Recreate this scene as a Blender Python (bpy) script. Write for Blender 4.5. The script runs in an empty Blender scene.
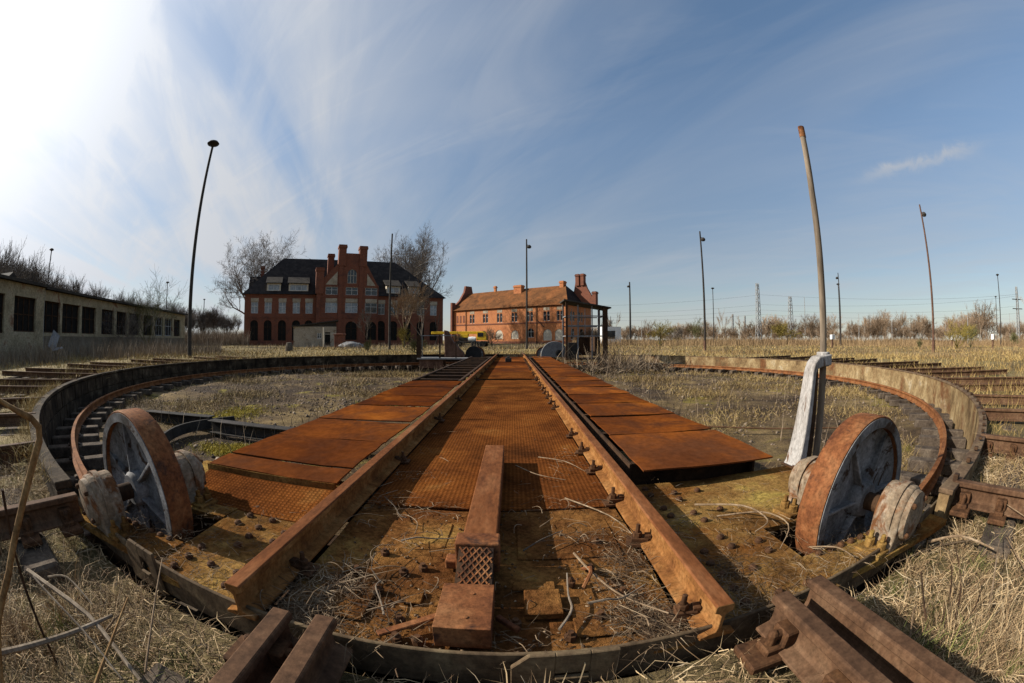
import bpy, bmesh, math, random
import numpy as np
from mathutils import Vector, Matrix, Quaternion, noise as mnoise

R = math.radians
PI = math.pi
random.seed(7)
rng = np.random.default_rng(7)
scene = bpy.context.scene
COL = scene.collection
GROUND = -0.18            # rail heads are z = 0, the camera stands 0.775 above them
CX, CY = -0.13, 12.5      # pivot of the turntable
RP, RR = 11.58, 11.1      # radius of pit wall, of ring rail
SUN_AZ, SUN_EL = -88.0, 29.5   # degrees, azimuth from +Y towards +X

# ------------------------------------------------------------------ materials
def nt_new(name):
    m = bpy.data.materials.new(name); m.use_nodes = True
    nt = m.node_tree; nt.nodes.clear()
    out = nt.nodes.new('ShaderNodeOutputMaterial'); b = nt.nodes.new('ShaderNodeBsdfPrincipled')
    nt.links.new(b.outputs[0], out.inputs[0])
    return m, nt, b

def nd(nt, t, **kw):
    n = nt.nodes.new(t)
    for k, v in kw.items():
        if k.startswith('i_'):
            n.inputs[k[2:].replace('_', ' ')].default_value = v
        else:
            setattr(n, k, v)
    return n

def ramp(nt, stops, src, interp='LINEAR'):
    r = nt.nodes.new('ShaderNodeValToRGB'); e = r.color_ramp.elements; r.color_ramp.interpolation = interp
    while len(e) > 1: e.remove(e[0])
    e[0].position = stops[0][0]; e[0].color = (*stops[0][1], 1) if len(stops[0][1]) == 3 else stops[0][1]
    for p, c in stops[1:]:
        x = e.new(p); x.color = (*c, 1)
    nt.links.new(src, r.inputs[0]); return r.outputs[0]

def mixc(nt, a, b, fac, mode='MIX'):
    m = nt.nodes.new('ShaderNodeMix'); m.data_type = 'RGBA'; m.blend_type = mode
    for s, v in ((m.inputs[0], fac), (m.inputs[6], a), (m.inputs[7], b)):
        if hasattr(v, 'is_output'): nt.links.new(v, s)
        elif isinstance(v, (int, float)): s.default_value = v
        else: s.default_value = (*v, 1)
    return m.outputs[2]

def math_n(nt, op, a, b=None):
    m = nt.nodes.new('ShaderNodeMath'); m.operation = op
    for i, v in enumerate((a, b)):
        if v is None: continue
        if hasattr(v, 'is_output'): nt.links.new(v, m.inputs[i])
        else: m.inputs[i].default_value = v
    return m.outputs[0]

def coords(nt, coord='Object', scale=(1, 1, 1), rot=(0, 0, 0)):
    if coord == 'World':
        g = nt.nodes.new('ShaderNodeNewGeometry'); src = g.outputs['Position']
    else:
        g = nt.nodes.new('ShaderNodeTexCoord'); src = g.outputs[coord]
    mp = nt.nodes.new('ShaderNodeMapping'); mp.inputs['Scale'].default_value = scale; mp.inputs['Rotation'].default_value = rot
    nt.links.new(src, mp.inputs[0]); return mp.outputs[0]

def noise_n(nt, vec, scale, detail=6, rough=.6, dist=0.0):
    n = nt.nodes.new('ShaderNodeTexNoise'); n.inputs['Scale'].default_value = scale
    n.inputs['Detail'].default_value = detail; n.inputs['Roughness'].default_value = rough; n.inputs['Distortion'].default_value = dist
    nt.links.new(vec, n.inputs['Vector']); return n.outputs['Fac']

def bump_n(nt, b, height, strength, dist, prev=None):
    n = nt.nodes.new('ShaderNodeBump'); n.inputs['Strength'].default_value = strength; n.inputs['Distance'].default_value = dist
    nt.links.new(height, n.inputs['Height'])
    if prev: nt.links.new(prev, n.inputs['Normal'])
    nt.links.new(n.outputs[0], b.inputs['Normal']); return n.outputs[0]

def M(name, stops, scale=3, rough=.85, metal=0., fine=30, fmin=.55, fmax=1.25, bstr=.35, bdist=.01,
      coord='World', stretch=(1, 1, 1), patch=None, dist=.3, spec=.1, vary=0.):
    """noise-ramp base colour x fine speckle, optional second patch layer (stops, scale)"""
    m, nt, b = nt_new(name)
    v = coords(nt, coord, stretch)
    n1 = noise_n(nt, v, scale, 7, .62, dist)
    c = ramp(nt, stops, n1)
    if patch:
        pst, psc, pcol = patch
        n3 = noise_n(nt, v, psc, 8, .65, .5)
        f = ramp(nt, [(pst[0], (0, 0, 0)), (pst[1], (1, 1, 1))], n3)
        c = mixc(nt, c, pcol, f)
    n2 = noise_n(nt, v, fine, 4, .7)
    f2 = ramp(nt, [(.3, (fmin,) * 3), (.7, (fmax,) * 3)], n2)
    c = mixc(nt, c, f2, 1.0, 'MULTIPLY')
    if vary:
        oi = nt.nodes.new('ShaderNodeObjectInfo'); c = mixc(nt, c, ramp(nt, [(0, (1 - vary, 1 - vary * 1.1, 1 - vary)), (1, (1 + vary, 1 + vary * 1.25, 1 + vary))], oi.outputs['Random']), 1., 'MULTIPLY')
    nt.links.new(c, b.inputs['Base Color'])
    b.inputs['Roughness'].default_value = rough; b.inputs['Metallic'].default_value = metal
    b.inputs['Specular IOR Level'].default_value = spec
    if bstr:
        h = math_n(nt, 'ADD', n2, n1)
        bump_n(nt, b, h, bstr, bdist)
    return m

MT = {}
MT['rust_plate'] = M('rust_plate', [(.3, (.048, .016, .008)), (.44, (.105, .030, .009)), (.56, (.165, .046, .010)), (.72, (.28, .088, .014))], .9,
                     rough=.85, fine=22, fmin=.72, fmax=1.15, bstr=.25, bdist=.004, patch=((.44, .62), 2.3, (.075, .026, .012)), stretch=(1, .7, 1), spec=0., vary=.34)
def chequer():
    m, nt, b = nt_new('chequer_plate')
    v = coords(nt, 'World')
    n1 = noise_n(nt, v, 1.6, 7, .65, .4)
    c = ramp(nt, [(.32, (.062, .023, .009)), (.47, (.13, .044, .013)), (.6, (.19, .066, .017)), (.75, (.24, .115, .035))], n1)
    n2 = noise_n(nt, v, 26, 5, .7)
    c = mixc(nt, c, ramp(nt, [(.3, (.6,) * 3), (.7, (1.2,) * 3)], n2), 1., 'MULTIPLY')
    sx = nt.nodes.new('ShaderNodeSeparateXYZ'); nt.links.new(v, sx.inputs[0])
    a = math_n(nt, 'SINE', math_n(nt, 'MULTIPLY', math_n(nt, 'ADD', sx.outputs[0], sx.outputs[1]), 2 * PI / .052))
    d = math_n(nt, 'SINE', math_n(nt, 'MULTIPLY', math_n(nt, 'SUBTRACT', sx.outputs[0], sx.outputs[1]), 2 * PI / .052))
    g = math_n(nt, 'MULTIPLY', a, d)
    gr = ramp(nt, [(.1, (0, 0, 0)), (.45, (1, 1, 1))], g)
    c = mixc(nt, c, mixc(nt, (.72, .68, .64), (1.12, 1.1, 1.05), gr), 1., 'MULTIPLY')
    nt.links.new(c, b.inputs['Base Color']); b.inputs['Roughness'].default_value = .9; b.inputs['Specular IOR Level'].default_value = 0.
    p = bump_n(nt, b, gr, .55, .006)
    bump_n(nt, b, n2, .3, .004, p)
    return m
MT['chequer'] = chequer()
MT['moss_plate'] = M('moss_plate', [(.3, (.06, .03, .012)), (.44, (.15, .075, .024)), (.56, (.25, .145, .046)), (.7, (.31, .22, .058))], 2.2,
                     rough=.95, fine=38, fmin=.45, bstr=.7, spec=0., bdist=.012, patch=((.5, .64), 1.7, (.17, .066, .017)))
MT['rail_side'] = M('rail_side', [(.3, (.10, .04, .016)), (.5, (.21, .092, .030)), (.7, (.30, .155, .058))], 5, rough=.9, fine=45, bstr=.4, spec=0., bdist=.004)
MT['floor_rust'] = M('floor_rust', [(.3, (.04, .020, .009)), (.43, (.11, .047, .016)), (.55, (.21, .098, .030)), (.68, (.30, .185, .055))], 2.2,
                     rough=.95, fine=42, fmin=.4, bstr=.8, spec=0., bdist=.012, patch=((.48, .62), 1.9, (.11, .042, .014)))
MT['rail_head'] = M('rail_head', [(.3, (.09, .032, .012)), (.5, (.16, .058, .021)), (.7, (.23, .10, .042))], 6, rough=.8, fine=60, fmin=.6, fmax=1.2, bstr=.25, bdist=.002, stretch=(1, .3, 1), spec=.05, patch=((.55, .7), 3, (.07, .03, .016)))
MT['old_rail'] = M('old_rail', [(.3, (.045, .024, .014)), (.5, (.095, .050, .027)), (.7, (.15, .088, .05))], 5, rough=.85, fine=40, bstr=.4, bdist=.004)
MT['ring_rust'] = M('ring_rust', [(.3, (.09, .036, .014)), (.5, (.19, .075, .028)), (.7, (.27, .125, .05))], 4, rough=.85, fine=40, bstr=.4, bdist=.004)
MT['dark_rust'] = M('dark_rust', [(.3, (.022, .014, .010)), (.5, (.05, .028, .016)), (.7, (.085, .045, .022))], 4, rough=.85, fine=30, bstr=.4, bdist=.006)
MT['bolt'] = M('bolt_rust', [(.3, (.035, .018, .010)), (.5, (.08, .038, .018)), (.7, (.12, .06, .028))], 14, rough=.8, fine=80, bstr=.3, bdist=.002)
MT['fascia'] = M('fascia_steel', [(.3, (.045, .03, .018)), (.5, (.105, .07, .04)), (.7, (.17, .125, .07))], 7, rough=.85, fine=35, bstr=.3, bdist=.004)
MT['tread'] = M('wheel_tread', [(.3, (.085, .03, .014)), (.48, (.18, .066, .024)), (.7, (.27, .125, .052))], 5, rough=.8, fine=46, fmin=.45, bstr=.5, bdist=.004, patch=((.56, .66), 9, (.06, .028, .017)))
MT['wheel_paint'] = M('wheel_paint', [(.32, (.07, .062, .055)), (.45, (.135, .13, .125)), (.58, (.21, .205, .205)), (.75, (.36, .35, .34))], 6, rough=.7, fine=55, bstr=.3, bdist=.004,
                      patch=((.57, .615), 7, (.05, .030, .02)))
MT['housing'] = M('housing_paint', [(.3, (.12, .08, .05)), (.45, (.22, .165, .11)), (.6, (.31, .26, .20)), (.75, (.46, .45, .43))], 8, rough=.75, fine=40, bstr=.5, bdist=.006,
                  patch=((.47, .58), 8, (.14, .06, .024)))
MT['post_concrete'] = M('post_concrete', [(.3, (.20, .175, .155)), (.5, (.30, .28, .26)), (.7, (.42, .40, .38))], 9, rough=.9, fine=90, bstr=.6, bdist=.006,
                        patch=((.6, .66), 10, (.13, .075, .045)), stretch=(1, 1, .3))
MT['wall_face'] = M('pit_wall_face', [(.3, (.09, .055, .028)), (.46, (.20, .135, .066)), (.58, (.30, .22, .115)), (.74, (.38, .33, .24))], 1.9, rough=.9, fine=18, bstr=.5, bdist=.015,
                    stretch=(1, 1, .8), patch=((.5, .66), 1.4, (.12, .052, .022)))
MT['shaded_stone'] = M('shaded_stone', [(.3, (.014, .010, .007)), (.46, (.036, .025, .016)), (.58, (.068, .048, .030)), (.72, (.15, .115, .075))], 2.6, rough=.95, fine=20, bstr=.6, bdist=.02)  # wall blocks and coping darkened in colour to carry the shade there
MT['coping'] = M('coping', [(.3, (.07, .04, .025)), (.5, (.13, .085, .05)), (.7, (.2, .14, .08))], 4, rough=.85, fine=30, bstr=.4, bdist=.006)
MT['sleeper'] = M('sleeper_wood', [(.3, (.035, .026, .02)), (.5, (.085, .064, .047)), (.7, (.14, .11, .08))], 6, rough=.95, fine=40, bstr=.6, bdist=.01)
MT['wood_grey'] = M('grey_wood', [(.3, (.11, .085, .06)), (.5, (.21, .165, .12)), (.7, (.30, .25, .19))], 4, rough=.95, fine=40, bstr=.4, bdist=.004, stretch=(1, 1, .12))
MT['mast'] = M('mast_steel', [(.3, (.02, .018, .016)), (.5, (.04, .035, .03)), (.7, (.06, .05, .045))], 3, rough=.7, fine=20, bstr=.1)
MT['mast_rust'] = M('mast_rust', [(.3, (.06, .03, .02)), (.5, (.11, .06, .04)), (.7, (.16, .09, .06))], 3, rough=.8, fine=20, bstr=.1)
MT['mast_grey'] = M('mast_grey', [(.3, (.20, .20, .20)), (.5, (.30, .30, .29)), (.7, (.38, .37, .35))], 3, rough=.8, fine=20, bstr=.1)
MT['twig'] = M('dry_twig', [(.3, (.11, .07, .04)), (.5, (.21, .145, .088)), (.7, (.33, .25, .165))], 9, rough=.9, fine=60, bstr=.2, bdist=.002)
MT['bark'] = M('bark', [(.3, (.045, .036, .028)), (.5, (.085, .068, .052)), (.7, (.13, .11, .085))], 1.5, rough=.95, fine=9, bstr=.3, bdist=.03)
MT['pale_bark'] = M('pale_bark', [(.3, (.22, .19, .15)), (.7, (.42, .38, .32))], 1.5, rough=.95, fine=9, bstr=.2)
MT['crown_grey'] = M('crown_grey', [(.3, (.10, .08, .063)), (.7, (.19, .155, .125))], .5, rough=.95, fine=5, bstr=0)
MT['crown_pale'] = M('crown_pale', [(.3, (.17, .14, .115)), (.7, (.29, .245, .205))], .5, rough=.95, fine=5, bstr=0)
MT['crown_brown'] = M('crown_brown', [(.3, (.17, .115, .072)), (.7, (.33, .235, .155))], .12, rough=.95, fine=5, bstr=0)
MT['crown_yellow'] = M('crown_yellow', [(.3, (.13, .10, .025)), (.7, (.26, .20, .05))], .8, rough=.95, fine=5, bstr=0)
MT['crown_green'] = M('crown_green', [(.3, (.07, .066, .028)), (.7, (.14, .13, .055))], .8, rough=.95, fine=5, bstr=0)
MT['glass'] = M('dark_glass', [(.3, (.012, .013, .015)), (.7, (.03, .033, .037))], 1.5, rough=.12, fine=3, bstr=0, spec=.5)
MT['pale_glass'] = M('pale_glass', [(.3, (.16, .18, .20)), (.7, (.30, .32, .34))], .7, rough=.25, fine=3, bstr=0, spec=.5)
MT['void'] = M('dark_opening', [(.3, (.010, .009, .008)), (.7, (.022, .019, .016))], 2, rough=.9, fine=8, bstr=0)
MT['white_frame'] = M('white_frame', [(.3, (.45, .43, .40)), (.7, (.66, .64, .6))], 2, rough=.7, fine=20, bstr=0)
MT['plinth'] = M('plinth', [(.3, (.10, .08, .055)), (.5, (.16, .13, .095)), (.7, (.22, .185, .14))], 1.2, rough=.95, fine=12, bstr=.3)
MT['pale_plaster'] = M('pale_plaster', [(.3, (.26, .21, .15)), (.5, (.36, .30, .22)), (.7, (.43, .37, .29))], .9, rough=.95, fine=12, bstr=.2, patch=((.56, .66), 1.3, (.20, .13, .08)))
MT['shed_plaster'] = M('shed_plaster', [(.3, (.20, .16, .10)), (.5, (.32, .265, .17)), (.7, (.42, .36, .26))], .9, rough=.95, fine=10, bstr=.2, patch=((.55, .64), .9, (.20, .105, .06)))
MT['board'] = M('pale_board', [(.3, (.42, .36, .27)), (.7, (.58, .52, .42))], 2, rough=.9, fine=14, bstr=.1)
MT['slate'] = M('dark_slate', [(.3, (.014, .012, .012)), (.5, (.025, .021, .02)), (.7, (.045, .036, .032))], 1.2, rough=.85, fine=9, bstr=.3, bdist=.04, coord='Object')
MT['tar_roof'] = M('tar_roof', [(.3, (.03, .026, .022)), (.7, (.07, .06, .05))], 1.2, rough=.9, fine=9, bstr=.2)
MT['yellow_paint'] = M('yellow_paint', [(.3, (.60, .36, .02)), (.7, (.78, .50, .04))], 1.2, rough=.5, fine=12, bstr=0)
MT['black_rubber'] = M('black_rubber', [(.3, (.014, .014, .014)), (.7, (.03, .03, .03))], 3, rough=.8, fine=20, bstr=0)
MT['white_paint'] = M('white_paint', [(.3, (.6, .6, .58)), (.7, (.8, .8, .78))], 2, rough=.6, fine=20, bstr=0)
MT['grey_metal'] = M('grey_metal', [(.3, (.12, .12, .12)), (.5, (.2, .2, .2)), (.7, (.28, .27, .26))], 3, rough=.7, fine=20, bstr=.15, patch=((.58, .66), 3, (.12, .07, .045)))
MT['pipe_rust'] = M('pipe_rust', [(.3, (.10, .05, .02)), (.5, (.22, .125, .05)), (.7, (.30, .2, .09))], 14, rough=.85, fine=70, bstr=.35, bdist=.003)
MT['moss_clump'] = M('moss_clump', [(.3, (.16, .12, .02)), (.5, (.32, .25, .03)), (.7, (.42, .34, .05))], 4, rough=.95, fine=40, bstr=.7, bdist=.02)

def brick_mat(name, c1, c2, mortar, stains):
    m, nt, b = nt_new(name)
    tc = nt.nodes.new('ShaderNodeTexCoord'); sx = nt.nodes.new('ShaderNodeSeparateXYZ'); nt.links.new(tc.outputs['Object'], sx.inputs[0])
    cb = nt.nodes.new('ShaderNodeCombineXYZ')
    nt.links.new(math_n(nt, 'ADD', sx.outputs[0], sx.outputs[1]), cb.inputs[0]); nt.links.new(sx.outputs[2], cb.inputs[1])
    br = nt.nodes.new('ShaderNodeTexBrick'); nt.links.new(cb.outputs[0], br.inputs['Vector'])
    br.inputs['Scale'].default_value = 1.; br.inputs['Brick Width'].default_value = .26; br.inputs['Row Height'].default_value = .08
    br.inputs['Mortar Size'].default_value = .008; br.inputs['Color1'].default_value = (*c1, 1); br.inputs['Color2'].default_value = (*c2, 1); br.inputs['Mortar'].default_value = (*mortar, 1)
    n1 = noise_n(nt, tc.outputs['Object'], .55, 7, .65, .4)
    c = mixc(nt, br.outputs['Color'], stains, ramp(nt, [(.52, (0, 0, 0)), (.68, (.75, .75, .75))], n1))
    n2 = noise_n(nt, tc.outputs['Object'], 6, 5, .7)
    c = mixc(nt, c, ramp(nt, [(.3, (.62,) * 3), (.7, (1.2,) * 3)], n2), 1., 'MULTIPLY')
    nt.links.new(c, b.inputs['Base Color']); b.inputs['Roughness'].default_value = .9
    return m
MT['brick_dark'] = brick_mat('brick_dark', (.15, .038, .015), (.205, .055, .021), (.115, .065, .042), (.065, .024, .015))
MT['brick_orange'] = brick_mat('brick_orange', (.42, .125, .030), (.50, .165, .042), (.34, .19, .10), (.28, .08, .022))

def tile_mat(name, cols, spec=.3):
    m, nt, b = nt_new(name)
    tc = nt.nodes.new('ShaderNodeTexCoord')
    w = nt.nodes.new('ShaderNodeTexWave'); w.bands_direction = 'Z'; w.inputs['Scale'].default_value = 1.2; w.inputs['Distortion'].default_value = .4
    nt.links.new(tc.outputs['Object'], w.inputs['Vector'])
    n1 = noise_n(nt, tc.outputs['Object'], .5, 8, .7, .6); c = ramp(nt, cols, n1)
    n2 = noise_n(nt, tc.outputs['Object'], 5, 5, .75)
    c = mixc(nt, c, ramp(nt, [(.3, (.55,) * 3), (.7, (1.3,) * 3)], n2), 1., 'MULTIPLY')
    nt.links.new(c, b.inputs['Base Color']); b.inputs['Roughness'].default_value = .88; b.inputs['Specular IOR Level'].default_value = spec
    bump_n(nt, b, w.outputs['Fac'], .5, .05)
    return m
MT['tile_brown'] = tile_mat('tile_brown', [(.32, (.075, .034, .017)), (.5, (.145, .064, .026)), (.62, (.21, .080, .029)), (.75, (.22, .135, .06))], .05)

def grass_mat(name, cols, sc=.35, tip=1.0):
    """blade colour from a patch noise in the world and a random value per blade"""
    m, nt, b = nt_new(name)
    v = coords(nt, 'World')
    n1 = noise_n(nt, v, sc, 5, .6, .4)
    g = nt.nodes.new('ShaderNodeNewGeometry')
    f = math_n(nt, 'ADD', math_n(nt, 'MULTIPLY', n1, .6), math_n(nt, 'MULTIPLY', g.outputs['Random Per Island'], .42))
    c = ramp(nt, cols, f)
    nt.links.new(c, b.inputs['Base Color']); b.inputs['Roughness'].default_value = .8; b.inputs['Specular IOR Level'].default_value = .2
    return m
MT['straw'] = grass_mat('straw', [(.22, (.055, .032, .018)), (.38, (.17, .105, .055)), (.52, (.33, .225, .12)), (.68, (.47, .345, .19)), (.82, (.60, .49, .34))], 2.2)
MT['grass_mid'] = grass_mat('dry_grass_mid', [(.25, (.085, .052, .02)), (.42, (.22, .142, .05)), (.55, (.34, .235, .08)), (.7, (.44, .32, .13))], .13)
MT['grass_green'] = grass_mat('green_grass', [(.25, (.05, .06, .015)), (.5, (.12, .13, .035)), (.75, (.24, .22, .07))], .5)
MT['rubble'] = grass_mat('rubble', [(.22, (.035, .024, .016)), (.45, (.085, .06, .04)), (.62, (.15, .11, .075)), (.8, (.24, .19, .14))], 1.2)
MT['pit_blade'] = grass_mat('pit_blade', [(.25, (.06, .036, .016)), (.42, (.15, .098, .042)), (.56, (.26, .18, .07)), (.72, (.40, .29, .12))], .35)
MT['moss_blade'] = grass_mat('moss_blade', [(.25, (.14, .11, .02)), (.5, (.32, .25, .03)), (.75, (.46, .37, .05))], 1.5)
MT['litter'] = grass_mat('litter_stems', [(.22, (.03, .018, .011)), (.45, (.085, .052, .028)), (.64, (.19, .13, .075)), (.84, (.42, .33, .22))], 2.5)
MT['scrub'] = grass_mat('scrub_stems', [(.25, (.11, .066, .035)), (.5, (.21, .135, .066)), (.7, (.33, .23, .12))], .05)
MT['reed'] = grass_mat('reed_stems', [(.25, (.09, .062, .04)), (.5, (.18, .13, .085)), (.75, (.28, .22, .15))], .2)

def ground_mat():
    m, nt, b = nt_new('ground')
    v = coords(nt, 'World')
    n1 = noise_n(nt, v, .11, 7, .62, .5); n2 = noise_n(nt, v, 1.3, 8, .7, .4); n3 = noise_n(nt, v, 24, 6, .75)
    c = ramp(nt, [(.34, (.085, .062, .032)), (.46, (.17, .125, .058)), (.56, (.25, .185, .082)), (.68, (.29, .225, .115))], n1)
    c = mixc(nt, c, (.13, .115, .035), ramp(nt, [(.5, (0, 0, 0)), (.64, (.8, .8, .8))], n2))
    c = mixc(nt, c, (.06, .042, .026), ramp(nt, [(.3, (.8, .8, .8)), (.45, (0, 0, 0))], n2))
    c = mixc(nt, c, ramp(nt, [(.28, (.45,) * 3), (.7, (1.25,) * 3)], n3), 1., 'MULTIPLY')
    nt.links.new(c, b.inputs['Base Color']); b.inputs['Roughness'].default_value = .95; b.inputs['Specular IOR Level'].default_value = .15
    p = bump_n(nt, b, n3, .9, .03); bump_n(nt, b, n2, .6, .08, p)
    return m
MT['ground'] = ground_mat()
def pit_mat():
    m, nt, b = nt_new('pit_floor')
    v = coords(nt, 'World')
    n1 = noise_n(nt, v, .42, 7, .62, .6); n2 = noise_n(nt, v, 3.2, 7, .7, .3); n3 = noise_n(nt, v, 34, 6, .75)
    c = ramp(nt, [(.34, (.036, .023, .014)), (.46, (.085, .055, .029)), (.56, (.155, .105, .048)), (.68, (.26, .18, .075))], n1)
    c = mixc(nt, c, (.21, .165, .03), ramp(nt, [(.57, (0, 0, 0)), (.66, (.9, .9, .9))], noise_n(nt, v, .8, 6, .6, .8)))
    c = mixc(nt, c, ramp(nt, [(.3, (.5,) * 3), (.7, (1.3,) * 3)], n2), 1., 'MULTIPLY')
    c = mixc(nt, c, ramp(nt, [(.3, (.45,) * 3), (.7, (1.35,) * 3)], n3), 1., 'MULTIPLY')
    nt.links.new(c, b.inputs['Base Color']); b.inputs['Roughness'].default_value = .95; b.inputs['Specular IOR Level'].default_value = .15
    p = bump_n(nt, b, n3, .9, .03); bump_n(nt, b, n2, .6, .06, p)
    return m
MT['pit'] = pit_mat()

# ------------------------------------------------------------------ mesh builder
class MB:
    def __init__(s): s.v = []; s.f = []; s.mi = []; s.cur = 0
    def add(s, verts, faces):
        o = len(s.v); s.v.extend([tuple(p) for p in verts]); s.f.extend([tuple(i + o for i in f) for f in faces]); s.mi.extend([s.cur] * len(faces)); return s
    def box(s, c, size, rot=None, taper=None):
        x, y, z = [k / 2 for k in size]
        P = [Vector((sx * x, sy * y, sz * z)) for sz in (-1, 1) for sy in (-1, 1) for sx in (-1, 1)]
        if taper:
            for p in P[4:]: p.x *= taper[0]; p.y *= taper[1]
        if rot is not None:
            m = rot if isinstance(rot, Matrix) else Matrix.Rotation(rot, 3, 'Z')
            P = [m @ p for p in P]
        c = Vector(c); P = [p + c for p in P]
        return s.add(P, [(0, 2, 3, 1), (4, 5, 7, 6), (0, 1, 5, 4), (2, 6, 7, 3), (0, 4, 6, 2), (1, 3, 7, 5)])
    def bb(s, x0, x1, y0, y1, z0, z1): return s.box(((x0 + x1) / 2, (y0 + y1) / 2, (z0 + z1) / 2), (x1 - x0, y1 - y0, z1 - z0))
    def bar(s, a, b, w, h, up=(0, 0, 1)):
        a, b = Vector(a), Vector(b); d = b - a; L = d.length; d.normalize(); u = Vector(up)
        r = d.cross(u)
        if r.length < 1e-4: r = d.cross(Vector((1, 0, 0)))
        r.normalize(); u = r.cross(d)
        m = Matrix((r, d, u)).transposed()
        return s.box((a + b) / 2, (w, L, h), m)
    def tube(s, pts, rad, n=8, cap=True):
        pts = [Vector(p) for p in pts]; k = len(pts)
        rad = [rad] * k if isinstance(rad, (int, float)) else rad
        V = []; ref = None
        for i, p in enumerate(pts):
            d = (pts[min(i + 1, k - 1)] - pts[max(i - 1, 0)])
            d = d.normalized() if d.length > 1e-9 else Vector((0, 0, 1))
            if ref is None: ref = Vector((1, 0, 0)) if abs(d.x) < .8 else Vector((0, 1, 0))
            a = (ref - d * ref.dot(d)).normalized(); b = d.cross(a); ref = a
            for j in range(n):
                t = 2 * PI * j / n; V.append(p + (a * math.cos(t) + b * math.sin(t)) * rad[i])
        F = [(i * n + j, i * n + (j + 1) % n, (i + 1) * n + (j + 1) % n, (i + 1) * n + j) for i in range(k - 1) for j in range(n)]
        if cap: F += [tuple(reversed(range(n))), tuple(range((k - 1) * n, k * n))]
        return s.add(V, F)
    def lathe(s, prof, c, axis, n=32, close=False):
        """prof: (r, t) along the axis"""
        ax = Vector(axis).normalized(); a = ax.orthogonal().normalized(); b = ax.cross(a); c = Vector(c); k = len(prof)
        V = [c + ax * t + (a * math.cos(2 * PI * j / n) + b * math.sin(2 * PI * j / n)) * r for r, t in prof for j in range(n)]
        F = [(i * n + j, i * n + (j + 1) % n, (i + 1) * n + (j + 1) % n, (i + 1) * n + j) for i in range(k - 1) for j in range(n)]
        if close: F += [((k - 1) * n + j, (k - 1) * n + (j + 1) % n, (j + 1) % n, j) for j in range(n)]
        else: F += [tuple(reversed(range(n))), tuple(range((k - 1) * n, k * n))]
        return s.add(V, F)
    def prism(s, poly, ext, o=(0, 0, 0), ax=(1, 0, 0), ay=(0, 0, 1)):
        """2D outline poly in the plane (ax, ay) at o, extruded by the vector ext"""
        ax, ay, o, e = Vector(ax), Vector(ay), Vector(o), Vector(ext); n = len(poly)
        A = [o + ax * p[0] + ay * p[1] for p in poly]; V = A + [p + e for p in A]
        F = [tuple(range(n)), tuple(range(2 * n - 1, n - 1, -1))] + [(i, i + n, (i + 1) % n + n, (i + 1) % n) for i in range(n)]
        return s.add(V, F)
    def sweep(s, prof, path, closed=False, up=(0, 0, 1)):
        """2D profile (side, up) along a path; profile closed"""
        up = Vector(up); path = [Vector(p) for p in path]; k = len(path); n = len(prof); V = []
        for i, p in enumerate(path):
            q0 = path[(i - 1) % k] if closed else path[max(i - 1, 0)]; q1 = path[(i + 1) % k] if closed else path[min(i + 1, k - 1)]
            d = (q1 - q0).normalized(); r = d.cross(up).normalized(); u = r.cross(d)
            V += [p + r * a + u * b for a, b in prof]
        F = [(i * n + j, i * n + (j + 1) % n, ((i + 1) % k) * n + (j + 1) % n, ((i + 1) % k) * n + j) for i in range(k if closed else k - 1) for j in range(n)]
        if not closed: F += [tuple(reversed(range(n))), tuple(range((k - 1) * n, k * n))]
        return s.add(V, F)
    def build(s, name, mat, parent=None, bevel=0, smooth=False, local=False, seg=2):
        me = bpy.data.meshes.new(name)
        off = Vector((0, 0, 0))
        if parent is not None and not local:
            p = parent
            while p is not None: off = off + p.location; p = p.parent
        me.from_pydata([(x - off.x, y - off.y, z - off.z) for x, y, z in s.v], [], s.f)
        mats = mat if isinstance(mat, (list, tuple)) else [mat]
        for m in mats: me.materials.append(MT[m])
        if len(mats) > 1: me.polygons.foreach_set('material_index', s.mi)
        bm = bmesh.new(); bm.from_mesh(me); bmesh.ops.recalc_face_normals(bm, faces=bm.faces); bm.to_mesh(me); bm.free()
        o = bpy.data.objects.new(name, me); COL.objects.link(o)
        if parent is not None: o.parent = parent
        if smooth:
            me.polygons.foreach_set('use_smooth', [True] * len(me.polygons))
            me.set_sharp_from_angle(angle=R(40))
        if bevel:
            bv = o.modifiers.new('bevel', 'BEVEL'); bv.width = bevel; bv.segments = seg; bv.limit_method = 'ANGLE'; bv.angle_limit = R(35)
        return o

def tag(o, label=None, cat=None, group=None, kind=None):
    if label: o['label'] = label
    if cat: o['category'] = cat
    if group: o['group'] = group
    if kind: o['kind'] = kind
    return o
def empty(name, loc, label, cat, group=None, rz=0):
    o = bpy.data.objects.new(name, None); COL.objects.link(o); o.location = loc; o.rotation_euler = (0, 0, rz); o.empty_display_size = .3
    return tag(o, label, cat, group)
def dup(root, loc=None, rz=None, scale=None, label=None, parent=None):
    r = root.copy(); COL.objects.link(r)
    if parent is not None: r.parent = parent
    if loc is not None: r.location = loc
    if rz is not None: r.rotation_euler = (0, 0, rz)
    if scale is not None: r.scale = scale if not isinstance(scale, (int, float)) else (scale,) * 3
    if label: r['label'] = label
    for ch in KIDS.get(root.name, list(root.children)): dup(ch, parent=r)
    return r
KIDS = {}
def polar(r, deg, z=0):
    """deg measured at the pivot from the near end (-Y), positive towards +X"""
    return Vector((CX + r * math.sin(R(deg)), CY - r * math.cos(R(deg)), z))
def azd(az, d, z=0): return Vector((d * math.sin(R(az)), d * math.cos(R(az)), z))

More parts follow.
